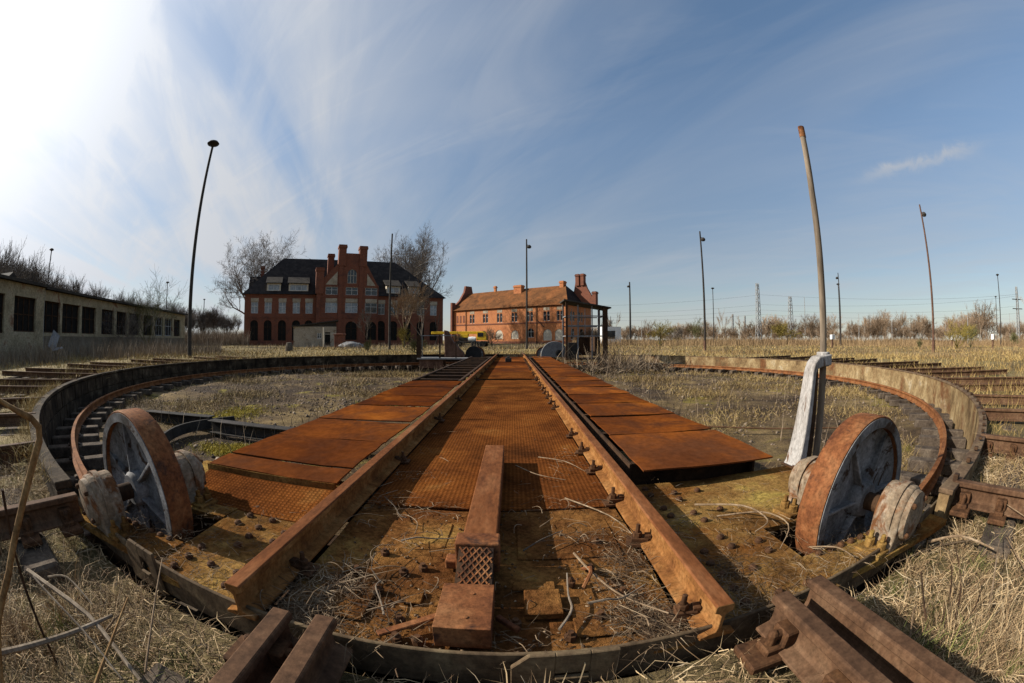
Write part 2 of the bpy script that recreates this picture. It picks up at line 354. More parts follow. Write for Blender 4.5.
# ------------------------------------------------------------------ camera, light, sky
cam = bpy.data.cameras.new('camera'); co = bpy.data.objects.new('camera', cam); COL.objects.link(co)
co.location = (0, 0, .775); co.rotation_euler = (R(90 - .175), 0, R(.094))
cam.type = 'PANO'; cam.sensor_width = 36; cam.sensor_fit = 'HORIZONTAL'
cam.clip_start = .02; cam.clip_end = 6000
pc = cam.cycles if hasattr(cam, 'cycles') and hasattr(cam.cycles, 'panorama_type') else cam
pc.panorama_type = 'FISHEYE_EQUISOLID'; pc.fisheye_lens = 15.0; pc.fisheye_fov = R(200)
scene.camera = co

sd = Vector((math.sin(R(SUN_AZ)) * math.cos(R(SUN_EL)), math.cos(R(SUN_AZ)) * math.cos(R(SUN_EL)), math.sin(R(SUN_EL))))
sl = bpy.data.lights.new('sun', 'SUN'); sl.energy = 5.0; sl.angle = R(.55); sl.color = (1., .93, .82)
so = bpy.data.objects.new('sun', sl); COL.objects.link(so); so.rotation_euler = sd.to_track_quat('Z', 'Y').to_euler(); so.location = (-30, 0, 30)

def make_world():
    w = bpy.data.worlds.new('World'); scene.world = w; w.use_nodes = True
    nt = w.node_tree; nt.nodes.clear()
    out = nt.nodes.new('ShaderNodeOutputWorld'); bg = nt.nodes.new('ShaderNodeBackground'); nt.links.new(bg.outputs[0], out.inputs[0])
    sky = nt.nodes.new('ShaderNodeTexSky'); sky.sky_type = 'NISHITA'; sky.sun_disc = False
    sky.sun_elevation = R(SUN_EL); sky.sun_rotation = R(SUN_AZ)
    sky.air_density = 1.0; sky.dust_density = .3; sky.ozone_density = 1.6; sky.altitude = 100
    tc = nt.nodes.new('ShaderNodeTexCoord'); D = tc.outputs['Generated']
    sx = nt.nodes.new('ShaderNodeSeparateXYZ'); nt.links.new(D, sx.inputs[0])
    h = math_n(nt, 'ADD', math_n(nt, 'MAXIMUM', sx.outputs[2], 0.), .10)
    cb = nt.nodes.new('ShaderNodeCombineXYZ')
    nt.links.new(math_n(nt, 'DIVIDE', sx.outputs[0], h), cb.inputs[0]); nt.links.new(math_n(nt, 'DIVIDE', sx.outputs[1], h), cb.inputs[1])
    def cl(rot, scl, sc, det, ro, ds, off=0):
        m0 = nt.nodes.new('ShaderNodeMapping'); m0.inputs['Rotation'].default_value = (0, 0, R(rot)); nt.links.new(cb.outputs[0], m0.inputs[0])
        mp = nt.nodes.new('ShaderNodeMapping'); mp.inputs['Scale'].default_value = scl; mp.inputs['Location'].default_value = (off, off * .7, 0)
        nt.links.new(m0.outputs[0], mp.inputs[0]); return noise_n(nt, mp.outputs[0], sc, det, ro, ds)
    n1 = cl(-17, (1.35, .3, 1), 1.0, 6, .52, .9, 3.1)      # broad fibrous veil drawn out away from the low horizon
    n2 = cl(-30, (2.0, .26, 1), 1.4, 7, .58, 1.3, 9.4)     # fine streaks
    n3 = cl(10, (1, 1, 1), .42, 4, .5, .3, 1.7)           # where the veil is thick
    n4 = cl(-58, (2.2, .4, 1), 1.0, 7, .62, .9, 21.)      # crossing wisps
    c1 = ramp(nt, [(.38, (0, 0, 0)), (.68, (1, 1, 1))], n1)
    c2 = ramp(nt, [(.44, (0, 0, 0)), (.80, (1, 1, 1))], n2)
    c3 = ramp(nt, [(.32, (.25,) * 3), (.64, (1, 1, 1))], n3)
    c4 = ramp(nt, [(.52, (0, 0, 0)), (.78, (1, 1, 1))], n4)
    dv = nt.nodes.new('ShaderNodeVectorMath'); dv.operation = 'DOT_PRODUCT'; nt.links.new(D, dv.inputs[0]); dv.inputs[1].default_value = sd
    mu = math_n(nt, 'MAXIMUM', dv.outputs['Value'], 0.)
    near = math_n(nt, 'POWER', mu, 2.0)                   # thin cloud scatters sunlight forward
    core = math_n(nt, 'POWER', mu, 12.)
    side = math_n(nt, 'ADD', .50, math_n(nt, 'MULTIPLY', mu, 1.25))   # the veil thins out away from the sun
    dens = math_n(nt, 'MULTIPLY', math_n(nt, 'ADD', math_n(nt, 'ADD', .0, math_n(nt, 'MULTIPLY', c1, .56)), math_n(nt, 'MULTIPLY', c2, .44)), c3)
    dens = math_n(nt, 'ADD', dens, math_n(nt, 'MULTIPLY', c4, .26))
    veil = math_n(nt, 'MULTIPLY', near, math_n(nt, 'ADD', .22, math_n(nt, 'MULTIPLY', c3, .22)))
    dens = math_n(nt, 'ADD', math_n(nt, 'ADD', math_n(nt, 'MULTIPLY', dens, side), veil), math_n(nt, 'MULTIPLY', core, .6))
    # one short bright wisp low in the clear part of the sky
    d1, d2 = Vector((.70, .63, .33)).normalized(), Vector((.895, .25, .37)).normalized(); nn = d1.cross(d2).normalized(); md = (d1 + d2).normalized(); tg = nn.cross(md)
    def dotn(v):
        q = nt.nodes.new('ShaderNodeVectorMath'); q.operation = 'DOT_PRODUCT'; nt.links.new(D, q.inputs[0]); q.inputs[1].default_value = v; return q.outputs['Value']
    wn = noise_n(nt, D, 14, 7, .65, 1.0)
    off = math_n(nt, 'ADD', dotn(nn), math_n(nt, 'MULTIPLY', math_n(nt, 'SUBTRACT', wn, .5), .05))
    g1 = math_n(nt, 'POWER', 2.718, math_n(nt, 'MULTIPLY', math_n(nt, 'POWER', math_n(nt, 'DIVIDE', off, .011), 2.), -1.))
    g2 = math_n(nt, 'POWER', 2.718, math_n(nt, 'MULTIPLY', math_n(nt, 'POWER', math_n(nt, 'DIVIDE', math_n(nt, 'ABSOLUTE', dotn(tg)), .16), 4.), -1.))
    hemi = math_n(nt, 'GREATER_THAN', dotn(md), 0.)
    dens = math_n(nt, 'ADD', dens, math_n(nt, 'MULTIPLY', math_n(nt, 'MULTIPLY', math_n(nt, 'MULTIPLY', g1, g2), hemi), math_n(nt, 'MULTIPLY', wn, .95)))
    lowv = ramp(nt, [(0.0, (.42,) * 3), (.10, (.26,) * 3), (.30, (.13,) * 3), (.42, (.07,) * 3), (.62, (0, 0, 0))], math_n(nt, 'MAXIMUM', sx.outputs[2], 0.))
    dens = math_n(nt, 'MINIMUM', math_n(nt, 'ADD', dens, lowv), 1.)
    br = math_n(nt, 'ADD', math_n(nt, 'ADD', 3.6, math_n(nt, 'MULTIPLY', near, 1.8)), math_n(nt, 'MULTIPLY', core, 3.))
    cc = nt.nodes.new('ShaderNodeVectorMath'); cc.operation = 'SCALE'; cc.inputs[0].default_value = (.93, .97, 1.04); nt.links.new(br, cc.inputs['Scale'])
    el = ramp(nt, [(0., (.60, .60, .60)), (.2, (.66, .66, .655)), (.45, (.95, .96, .93)), (.7, (1.06, 1.10, 1.06))], math_n(nt, 'MAXIMUM', sx.outputs[2], 0.))
    c = mixc(nt, mixc(nt, sky.outputs[0], el, 1., 'MULTIPLY'), cc.outputs[0], dens)
    nt.links.new(c, bg.inputs[0]); bg.inputs[1].default_value = .098
make_world()
scene.view_settings.view_transform = 'Standard'; scene.view_settings.look = 'None'; scene.view_settings.exposure = 0.6; scene.view_settings.gamma = 1.0
scene.cycles.use_denoising = True
scene.cycles.max_bounces = 5; scene.cycles.diffuse_bounces = 2; scene.cycles.glossy_bounces = 2; scene.cycles.transparent_max_bounces = 4
scene.cycles.caustics_reflective = False; scene.cycles.caustics_refractive = False

# ------------------------------------------------------------------ ground and pit
def fbm(x, y, s, oct=4):
    return mnoise.fractal(Vector((x * s, y * s, 3.3)), 1.0, 2.0, oct)
def ground_z(x, y):
    r = math.hypot(x - CX, y - CY); d = r - RP
    k = min(1, max(0, (d - .3) / 3))
    fr = min(1, max(0, (2.9 - abs(x - CX)) / .5)) * (1 if y < 5 else 0)
    z = GROUND - (.03 + .06 * min(1, max(0, (abs(x - .1) - .85) / .5))) * fr * max(0, 1 - max(0, d - .1) / .9) + .025 * fbm(x, y, 1.1) + .07 * k * fbm(x, y, .18)
    if d > 40: z += .0015 * (d - 40) if d < 300 else .39
    return z
def make_ground():
    nseg = 300; rs = [RP + .04, RP + .16, RP + .32]; r = rs[-1]; st = .2
    while r < 3200:
        r += st; st *= 1.085 if r < 40 else 1.2; rs.append(r)
    V = []; F = []
    for i, r in enumerate(rs):
        for j in range(nseg):
            p = polar(r, 360 * j / nseg); V.append((p.x, p.y, ground_z(p.x, p.y)))
    V += [(*polar(rs[0], 360 * j / nseg).xy, -1.2) for j in range(nseg)]
    nb = len(rs) * nseg
    for i in range(len(rs) - 1):
        for j in range(nseg): F.append((i * nseg + j, (i + 1) * nseg + j, (i + 1) * nseg + (j + 1) % nseg, i * nseg + (j + 1) % nseg))
    for j in range(nseg): F.append((nb + j, j, (j + 1) % nseg, nb + (j + 1) % nseg))
    m = MB(); m.add(V, F); o = m.build('ground', 'ground', smooth=True); tag(o, kind='structure')
make_ground()
def pit_z(x, y):
    r = math.hypot(x - CX, y - CY)
    z = -.70 + .06 * fbm(x + 40, y, .45) + .035 * fbm(x, y, 1.7)
    if r > 10.4: z = min(z, -.66)
    z -= .25 * math.exp(-((y - 21.5) / 2.2) ** 2) * min(1, max(0, (abs(x - CX) - 1.5)))   # scoured out beside the far cabin
    return z
def make_pit():
    nseg = 260; rs = [.01] + list(np.linspace(.4, RP + .1, 72)); V = []; F = []
    for r in rs:
        for j in range(nseg):
            p = polar(r, 360 * j / nseg); V.append((p.x, p.y, pit_z(p.x, p.y)))
    for i in range(len(rs) - 1):
        for j in range(nseg): F.append((i * nseg + j, (i + 1) * nseg + j, (i + 1) * nseg + (j + 1) % nseg, i * nseg + (j + 1) % nseg))
    m = MB(); m.add(V, F); o = m.build('pit_floor', 'pit', smooth=True); tag(o, kind='structure')
make_pit()

def arc(r, a0, a1, n, z): return [polar(r, a0 + (a1 - a0) * i / n, z) for i in range(n + 1)]
wall = empty('pit_wall', (CX, CY, -.7), 'curved low wall lining the round turntable pit, stained concrete with dark coping', 'wall')
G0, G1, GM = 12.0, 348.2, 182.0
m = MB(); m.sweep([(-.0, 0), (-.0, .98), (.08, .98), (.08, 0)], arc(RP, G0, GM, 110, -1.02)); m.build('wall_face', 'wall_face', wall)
# the shaded half is built of rough blocks, shade put into their dark colour
m = MB(); m.sweep([(.03, 0), (.03, .96), (.12, .96), (.12, 0)], arc(RP, GM, G1, 100, -1.02)); wf = m.build('wall_face', 'shaded_stone', wall); wf['label'] = 'dark block wall with shade in its colour'
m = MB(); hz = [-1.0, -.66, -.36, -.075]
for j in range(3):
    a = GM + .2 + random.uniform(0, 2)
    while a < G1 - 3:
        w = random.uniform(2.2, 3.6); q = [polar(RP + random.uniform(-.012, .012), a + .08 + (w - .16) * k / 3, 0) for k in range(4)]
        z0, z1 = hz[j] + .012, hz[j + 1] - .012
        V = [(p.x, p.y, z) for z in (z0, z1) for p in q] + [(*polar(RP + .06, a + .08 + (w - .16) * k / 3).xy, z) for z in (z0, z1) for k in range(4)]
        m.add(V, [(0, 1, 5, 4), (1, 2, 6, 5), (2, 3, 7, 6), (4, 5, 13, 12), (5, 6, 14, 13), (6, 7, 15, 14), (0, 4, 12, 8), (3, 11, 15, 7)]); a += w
m.build('stone_blocks', 'shaded_stone', wf)['kind'] = 'stuff'
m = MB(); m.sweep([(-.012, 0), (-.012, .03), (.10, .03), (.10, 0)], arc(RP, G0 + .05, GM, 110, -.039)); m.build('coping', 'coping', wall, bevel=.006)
m = MB(); m.sweep([(-.02, 0), (-.02, .05), (.12, .05), (.12, 0)], arc(RP, GM + .02, G1 - .05, 100, -.059)); m.build('coping', 'shaded_stone', wall, bevel=.008)
m = MB()
for i in range(90):
    a = G0 + 1.2 + (GM - G0 - 2.4) * i / 89 + random.uniform(-.25, .25); p = polar(RP + .055, a, 0)
    m.box((p.x, p.y, .008 + random.uniform(0, .01)), (.05, .04, random.uniform(.02, .045)), R(a))
m.build('coping_bolts', 'dark_rust', wall, bevel=.006)['kind'] = 'stuff'

RAILP = [(-.0625, 0), (-.0625, .012), (-.012, .026), (-.0075, .04), (-.0075, .092), (-.014, .1), (-.0335, .108), (-.0335, .13), (-.029, .137),
         (.029, .137), (.0335, .13), (.0335, .108), (.014, .1), (.0075, .092), (.0075, .04), (.012, .026), (.0625, .012), (.0625, 0)]
ring = empty('ring_track', (CX, CY, -.6), 'circular rusty ring rail on sleepers inside the pit for the bridge wheels', 'ring rail')
RRZ = -.42
m = MB(); m.sweep([(a, b) for a, b in RAILP], [polar(RR, 360 * i / 220, RRZ - .137) for i in range(220)], closed=True)
m.build('rail', 'ring_rust', ring, smooth=True)
for i in range(98):
    a = 360 * i / 98 + random.uniform(-.5, .5); p = polar(RR + random.uniform(-.06, .06), a, RRZ - .137 - .07)
    mm = MB().box(p, (.2 + random.uniform(-.03, .02), .95 + random.uniform(-.1, .1), .14), R(a + random.uniform(-2, 2)))
    for s in (-.085, .085):
        q = polar(RR + s, a, RRZ - .128); mm.box(q, (.09, .05, .03), R(a))
    mm.build('sleeper', 'sleeper', ring, bevel=.012, seg=1)

# ------------------------------------------------------------------ radial approach tracks
def rail_mb(x0, y0, x1, y1, z=-.137): return MB().sweep(RAILP, [(x0, y0, z), (x1, y1, z)])
def approach(label, length=5.2, guard=False, chairs=True):
    """local frame: -Y runs outwards from the pit edge, origin on the pivot"""
    t = empty('approach_track', (CX, CY, 0), label, 'track', 'rail tracks radiating from the turntable pit')
    r0 = RP + .02
    for sx in ((-.73, .765) if guard else (-.752, .752)):
        mb = rail_mb(sx, -r0, sx, -r0 - length); r = mb.build('rail', 'old_rail', t, bevel=.003, local=True, seg=1)
        y = -r0 - .12; k = 0
        while y > -r0 - min(length, 3.0) and chairs:
            b = MB(); b.box((sx, y, -.143), (.34, .14, .03))
            for s in (-1, 1):
                b.box((sx + s * .07, y, -.12), (.08, .075, .03)); b.lathe([(.02, 0), (.02, .045), (.012, .06)], (sx + s * .08, y, -.112), (0, 0, 1), 8)
                b.box((sx + s * .03, y, -.085), (.05, .085, .06)); b.lathe([(.02, 0), (.02, .03)], (sx + s * .05, y, -.075), (s, 0, 0), 8)
            b.build('rail_chair', 'bolt', r, local=True, bevel=.006, seg=1); y -= .3 if k < 3 else .6; k += 1
    if guard:
        for sx in (-.588, .93):
            g = MB().sweep(RAILP, [(sx, -r0 + .015, -.135), (sx + .012 * (1 if sx < 0 else 3), -r0 - 1.6, -.135)]); g.build('guard_rail', 'old_rail', t, bevel=.003, local=True, seg=1)
    y = -r0 - .45
    while y > -r0 - length:
        MB().box((random.uniform(-.05, .05), y, -.225), (2.3, .24, .11), random.uniform(-.02, .02)).build('sleeper', 'sleeper', t, bevel=.015, local=True, seg=1); y -= .66
    return t
front = approach('short rails ending at the near pit edge, between camera and bridge, with doubled guard rails', 2.2, True)
front.rotation_euler.z = R(.95)
side = approach('rusty track meeting the pit beside the near right bridge wheel', 6.5)
side.rotation_euler.z = R(16.7)
plain = approach('old track on the right of the pit, second one counting from the near right wheel', 4.2, False, False)
plain.rotation_euler.z = R(16.7 + 15.5)
OR = ['second', 'third', 'fourth', 'fifth', 'sixth', 'seventh', 'eighth']
for i in range(3, 8):
    dup(plain, rz=R(16.7 + 15.5 * (i - 1)), label='old track on the right of the pit, %s one counting from the near right wheel' % OR[i - 2])
for i in range(1, 8):
    dup(side if i == 1 else plain, rz=R(1.2 - 15.3 * i), label='dark track meeting the pit beside the near left bridge wheel' if i == 1 else 'dark track on the left of the pit, %s one counting from the near left wheel' % OR[i - 2])
dup(plain, rz=R(180), label='track that carries on beyond the far end of the bridge')

# ------------------------------------------------------------------ turntable bridge
BR = empty('turntable_bridge', (CX, CY, -.6), 'long rust brown railway turntable bridge with plated deck lying across the pit', 'turntable')
Y0, Y1 = .93, 24.05
RX = (-.895, .628)
for i, x in enumerate(RX):
    mb = MB().sweep(RAILP, [(x, Y0, -.137), (x, Y1, -.137)])
    # worn head gets its own material
    fs = []
    for f in mb.f:
        z = sum(mb.v[k][2] for k in f) / len(f); fs.append(1 if (z > -.012 and len(f) == 4) else 0)
    mb.mi = fs
    r = mb.build('rail', ['rail_side', 'rail_head'], BR, bevel=.003)
    inner = 1 if i == 0 else -1
    clipm = None
    for k in range(36):
        if (i == 0 and k % 3) or random.random() < .18: continue
        y = (1.12 if i else 1.3) + k * .56 + random.uniform(-.07, .07)
        if clipm is None:
            c = MB(); s = inner
            c.box((s * .085, 0, .006), (.115, .11, .014)); c.box((s * .07, 0, .026), (.09, .07, .028))
            c.lathe([(.026, 0), (.026, .028)], (s * .085, .0, .04), (0, 0, 1), 6); c.lathe([(.013, 0), (.012, .05)], (s * .085, 0, .066), (0, 0, 1), 8)
            c.box((s * .028, .0, .045), (.035, .05, .02))
            o = c.build('rail_clip', 'bolt', None, bevel=.003, local=True, seg=1); clipm = o.data
        else:
            o = bpy.data.objects.new('rail_clip', clipm); COL.objects.link(o)
        o.parent = r
        o.location = Vector((x, y, -.137)) - BR.location; o.rotation_euler = (0, 0, random.uniform(-.3, .3)); o.scale = (.85, .85, random.uniform(.55, .9))

def plate(name, mat, x0, x1, y0, y1, zt, th=.012, tilt=0, nx=9, ny=9, warp=.004, edge=None, parent=BR):
    """a slightly buckled steel plate"""
    V = []; F = []
    sd_ = random.uniform(0, 99)
    for b in (0, 1):
        for j in range(ny + 1):
            for i in range(nx + 1):
                u, v = i / nx, j / ny; x = x0 + (x1 - x0) * u; y = y0 + (y1 - y0) * v
                if i in (0, nx): x += .010 * mnoise.noise(Vector((x * 3 + sd_, y * 5, 1.)))
                if j in (0, ny): y += .006 * mnoise.noise(Vector((x * 6, y * 3 + sd_, 2.)))
                z = zt - b * th + .45 * warp * mnoise.noise(Vector((x * 5 + sd_, y * 5, 9.))) + warp * mnoise.noise(Vector((x * 1.3 + sd_, y * 1.3, sd_))) + tilt * (v - .5)
                V.append((x, y, z))
    w = nx + 1; n = w * (ny + 1)
    for j in range(ny):
        for i in range(nx):
            a = j * w + i; F.append((a, a + 1, a + w + 1, a + w)); F.append((n + a, n + a + w, n + a + w + 1, n + a + 1))
    bd = [i for i in range(w)] + [j * w + nx for j in range(1, ny + 1)] + [ny * w + i for i in range(nx - 1, -1, -1)] + [j * w for j in range(ny - 1, 0, -1)]
    for k in range(len(bd)):
        a, b = bd[k], bd[(k + 1) % len(bd)]; F.append((a, n + a, n + b, b))
    m = MB(); m.add(V, F); return m.build(name, mat, parent, smooth=True)

ZD = -.148
# floor between the rails
ys = [2.18, 3.28, 4.88, 6.5, 8.2, 9.8]
for a, b in zip(ys[:-1], ys[1:]): plate('deck_plate', 'chequer', -.83, .565, a + .006, b - .006, ZD + random.uniform(-.003, .004), warp=.006)
y = 10.25
while y < 23.4:
    b = min(y + 2.0, 23.6); plate('deck_plate', 'rust_plate' if y > 12 else 'chequer', -.83, .565, y + .006, b - (.006 if abs(b - 18.25) > 1.1 else .12), ZD + random.uniform(-.003, .004), warp=.006); y = b
plate('floor_plate', 'floor_rust', -.83, .565, Y0 + .02, 2.174, ZD - .008, warp=.012, nx=10, ny=12)
# raised side plates
yr = [2.38, 3.36, 4.28, 5.2, 6.15, 7.1, 8.1, 9.1, 10.1, 11.2, 12.3, 13.4, 14.5, 15.6, 16.8, 18.0, 19.2, 20.4]
for a, b in zip(yr[:-1], yr[1:]):
    plate('side_plate', 'rust_plate', .79 + .008 * (a - 2.4), 1.75 + random.uniform(-.02, .02), a + .011, b - .011, -.012 + random.uniform(-.005, .005), th=.01, tilt=random.uniform(-.012, .012), warp=.009)
yl = [2.12, 2.4, 3.12, 3.98, 5.0, 6.0, 7.1, 8.25]
for a, b in zip(yl[:-1], yl[1:]):
    plate('side_plate', 'rust_plate', -1.99 + random.uniform(-.012, .012), -.99, a + .012, b - .012, -.018 + random.uniform(-.006, .004), th=.01, tilt=random.uniform(-.012, .012), warp=.01)
plate('apron_plate', 'chequer', -1.98, -.99, 1.78, 2.13, -.10, th=.012, warp=.008, tilt=.07)
plate('apron_plate', 'moss_plate', -2.0, -1.0, 2.128, 2.15, -.03, th=.11, warp=.003)
# bare framing where the left plates are gone
m = MB()
m.bb(-1.99, -1.93, 8.2, 20.4, -.03, -.0); m.bb(-1.99, -1.975, 2.2, 20.4, -.24, -.031); m.bb(-1.06, -1.0, 8.2, 20.4, -.035, -.005)
y = 8.6
while y < 20.5: m.bb(-1.972, -1.063, y, y + .1, -.14, -.02); y += .92
m.build('side_framing', 'dark_rust', BR, bevel=.004, seg=1)
m = MB(); m.bb(1.70, 1.72, 2.55, 20.4, -.24, -.03); m.bb(.76, .775, 2.6, 20.4, -.2, -.03)
y = 2.62
while y < 20.4: m.bb(.778, 1.698, y, y + .06, -.2, -.035); y += .95
m.build('side_framing', 'dark_rust', BR)
# main girders below the deck
for x in (-.86, .60):
    m = MB(); m.bb(x - .14, x + .14, 2.3, 22.8, -.20, -.175); m.bb(x - .012, x + .012, 2.3, 22.8, -.62, -.20); m.bb(x - .14, x + .14, 2.3, 22.8, -.645, -.62)
    y = 2.6
    while y < 22.6: m.bb(x - .12, x + .12, y, y + .012, -.618, -.202); y += 1.1
    m.build('girder', 'dark_rust', BR)
y = 2.45
while y < 23: MB().bb(-.715, .455, y, y + .1, -.3, -.17).build('cross_beam', 'dark_rust', BR); y += 1.3
m = MB(); m.bb(-.32, -.05, 18.0, 18.3, -.14, .03); m.bb(-.25, -.12, 18.05, 18.2, .03, .1); m.build('lever_box', 'mast', BR, bevel=.02)

# end decks carrying the wheels (near end built, far end mirrored about the pivot)
def deck_with_slots(sy, name, mat, z):
    """sy=1 near end; boxes laid round the two wheel slots"""
    objs = []
    def B(x0, x1, y0, y1):
        if sy < 0: x0, x1, y0, y1 = 2 * CX - x1, 2 * CX - x0, 2 * CY - y1, 2 * CY - y0
        return plate(name, mat, x0, x1, y0, y1, z, th=.03, warp=.012, nx=6, ny=4)
    for s in (-1, 1):
        xs = sorted((CX + s * .83, CX + s * 1.36)); B(xs[0], xs[1], .99, 2.5)
        xs = sorted((CX + s * 1.364, CX + s * 2.36)); B(xs[0], xs[1], 1.03 , 1.285)
        xs = sorted((CX + s * 1.364, CX + s * 2.22)); B(xs[0], xs[1], 1.64, 2.5)
        xs = sorted((CX + s * 2.29, CX + s * 2.40)); B(xs[0], xs[1], 1.29, 1.636)
deck_with_slots(1, 'end_deck', 'moss_plate', ZD + .004)
deck_with_slots(-1, 'end_deck', 'dark_rust', ZD + .004)
for sgn in (1, -1):
    def yy(v): return v if sgn > 0 else 2 * CY - v
    for (a, b) in ((1.12, 1.24), (1.68, 1.8), (2.38, 2.48)):
        MB().box((CX, (yy(a) + yy(b)) / 2, -.29), (4.3, abs(b - a), .2)).build('end_beam', 'dark_rust', BR)
# bolt heads on the near end
def spread(name, mb, mat, spots, parent, smooth=True):
    first = None
    for q in spots:
        if first is None: first = mb.build(name, mat, None, smooth=smooth, local=True); o = first
        else: o = bpy.data.objects.new(name, first.data); COL.objects.link(o)
        o.parent = parent; o.location = Vector(q) - BR.location; o.rotation_euler.z = random.uniform(0, 3)
sp = []
for s in (-1, 1):
    for cx_ in (.95, 1.1, 1.25):
        for j in range(13):
            if random.random() < .55: sp.append((CX + s * cx_ + random.uniform(-.012, .012), 1.08 + .11 * j, ZD + .004))
    for k in range(10): sp.append((CX + s * (1.45 + .075 * k), 1.262, ZD + .004))
spread('bolt_head', MB().lathe([(.022, 0), (.02, .012), (.01, .02)], (0, 0, 0), (0, 0, 1), 10), 'bolt', sp, BR)

# curved fascia strip along the near end
fas = MB().sweep([(0, 0), (0, .15), (.016, .15), (.016, 0)], arc(RP - .03, -11.6, 12.6, 60, -.255)).build('fascia', 'fascia', BR, bevel=.003, seg=1)
def fplate(a, w, h, z0, slots):
    p = polar(RP + .0, a, z0); t = Vector((math.cos(R(a)), math.sin(R(a)), 0)); n = Vector((math.sin(R(a)), -math.cos(R(a)), 0))
    mb = MB(); ch = .05; o = p
    # plate with a real slot: four bars round the opening
    sw, sh, sx, sz = slots
    mb.prism([(-w / 2, 0), (sx - sw / 2, 0), (sx - sw / 2, h), (-w / 2 + ch, h), (-w / 2, h - ch)], n * .018, o, t)
    mb.prism([(sx + sw / 2, 0), (w / 2, 0), (w / 2, h), (sx + sw / 2, h)], n * .018, o, t)
    mb.prism([(sx - sw / 2, 0), (sx + sw / 2, 0), (sx + sw / 2, sz - sh / 2), (sx - sw / 2, sz - sh / 2)], n * .018, o, t)
    mb.prism([(sx - sw / 2, sz + sh / 2), (sx + sw / 2, sz + sh / 2), (sx + sw / 2, h), (sx - sw / 2, h)], n * .018, o, t)
    mb.bar(o + t * (sx - sw / 2) + Vector((0, 0, sz - sh / 2 + .006)) + n * .02, o + t * (sx + sw / 2) + Vector((0, 0, sz - sh / 2 + .006)) + n * .02, .02, .01)
    return mb.build('joint_plate', 'fascia', BR, bevel=.003, seg=1)
fplate(1.38, .31, .165, -.25, (.1, .022, .02, .07))
fplate(-6.9, .26, .2, -.25, (.07, .075, .03, .11))
fplate(9.9, .16, .2, -.25, (.04, .06, .0, .1))

# running wheels: two near, two far; axles point at the pivot
def wheel(sx, sy):
    ang = math.atan2(1.85, 11.13) * sx
    out = Vector((math.sin(ang), -math.cos(ang), 0))
    if sy < 0: out = Vector((out.x, -out.y, 0))
    c = Vector((CX + sx * 1.85, CY - sy * 11.13, -.0))
    W = .15; rw = .42
    mb = MB()
    mb.lathe([(rw - .06, -W + .006), (rw - .004, -W), (rw, -W + .01), (rw, -.01), (rw - .005, 0), (rw - .06, -.004)], c, out, 72, close=True)
    part = mb.build('running_wheel', 'tread', BR, smooth=True)
    w = MB(); w.lathe([(rw - .059, -.012), (rw - .059, .004), (rw - .012, .005), (rw - .012, -.012)], c, out, 72, close=True)
    w.build('rim', 'wheel_paint', part, smooth=True)
    w = MB(); w.lathe([(.0, -.07), (.075, -.072), (rw - .12, -.052), (rw - .0605, -.03), (rw - .0605, -.085), (rw - .12, -.115), (.075, -.14), (0, -.14)], c, out, 64, close=False)
    w.build('web', 'wheel_paint', part, smooth=True)
    a = Vector((0, 0, 1)); t = out.cross(a)
    for k in range(6):
        th = 2 * PI * k / 6 + .33 + .2 * sx; d = a * math.cos(th) + t * math.sin(th); e = out.cross(d)
        w = MB(); w.prism([(.06, -.12), (.06, .0), (.12, -.018), (rw - .0615, -.026), (rw - .0615, -.075), (rw - .12, -.09)], e * .016, c - e * .008, d, out); w.build('rib', 'wheel_paint', part, bevel=.004)
    w = MB(); w.lathe([(.1, -.11), (.095, -.01), (.08, .012), (.0, .012)], c, out, 28); w.build('hub', 'wheel_paint', part, smooth=True)
    w = MB(); w.tube([c + out * .32, c - out * .5], .045, 16); w.build('axle', 'dark_rust', part, smooth=True)
    for (o0, o1, r) in ((.14, .31, .135), (-.33, -.49, .13)):
        h = MB(); pl = [(-.155, -.155), (.155, -.155), (.155, -.12), (r, -.1)] + [(r * math.cos(PI * q / 12), r * math.sin(PI * q / 12)) for q in range(0, 13)] + [(-r, -.1), (-.155, -.12)]
        h.prism(pl, out * (o1 - o0), c + out * o0, t, a)
        ho = h.build('bearing_housing', 'housing', BR, bevel=.018, seg=3)
        h = MB(); o_ = o1 if o1 > 0 else o1; dr = 1 if o1 > 0 else -1
        h.lathe([(r - .012, 0), (r - .02, dr * .03), (.06, dr * .045), (0, dr * .045)], c + out * o1, out, 28)
        h.lathe([(r + .012, -.02), (r + .012, .02)], c + out * (o0 + (o1 - o0) * .62), out, 28)
        ec = h.build('end_cap', 'housing', ho, smooth=True)
        for q_ in range(4):
            th = PI / 4 + q_ * PI / 2; q = c + out * o1 + (a * math.cos(th) + t * math.sin(th)) * (r - .035)
            MB().lathe([(.014, 0), (.014, dr * .05), (.006, dr * .056)], q, out, 6).build('cap_bolt', 'bolt', ho)
        h = MB()
        for s in (-1, 1):
            for e in (.3, .75):
                q = c + out * (o0 + (o1 - o0) * e) + t * s * .185
                h.lathe([(.03, 0), (.03, .05)], (q.x, q.y, -.135), (0, 0, 1), 6); h.lathe([(.016, .05), (.014, .085)], (q.x, q.y, -.135), (0, 0, 1), 8)
        q = c + out * (o0 + o1) / 2; h.box((q.x, q.y, -.135), (.5, abs(o1 - o0) * .95, .025), ang * sy)
        h.build('housing_bolts', 'moss_plate', ho, bevel=.004, seg=1)
    return part
for sx in (-1, 1):
    for sy in (1, -1): wheel(sx, sy)

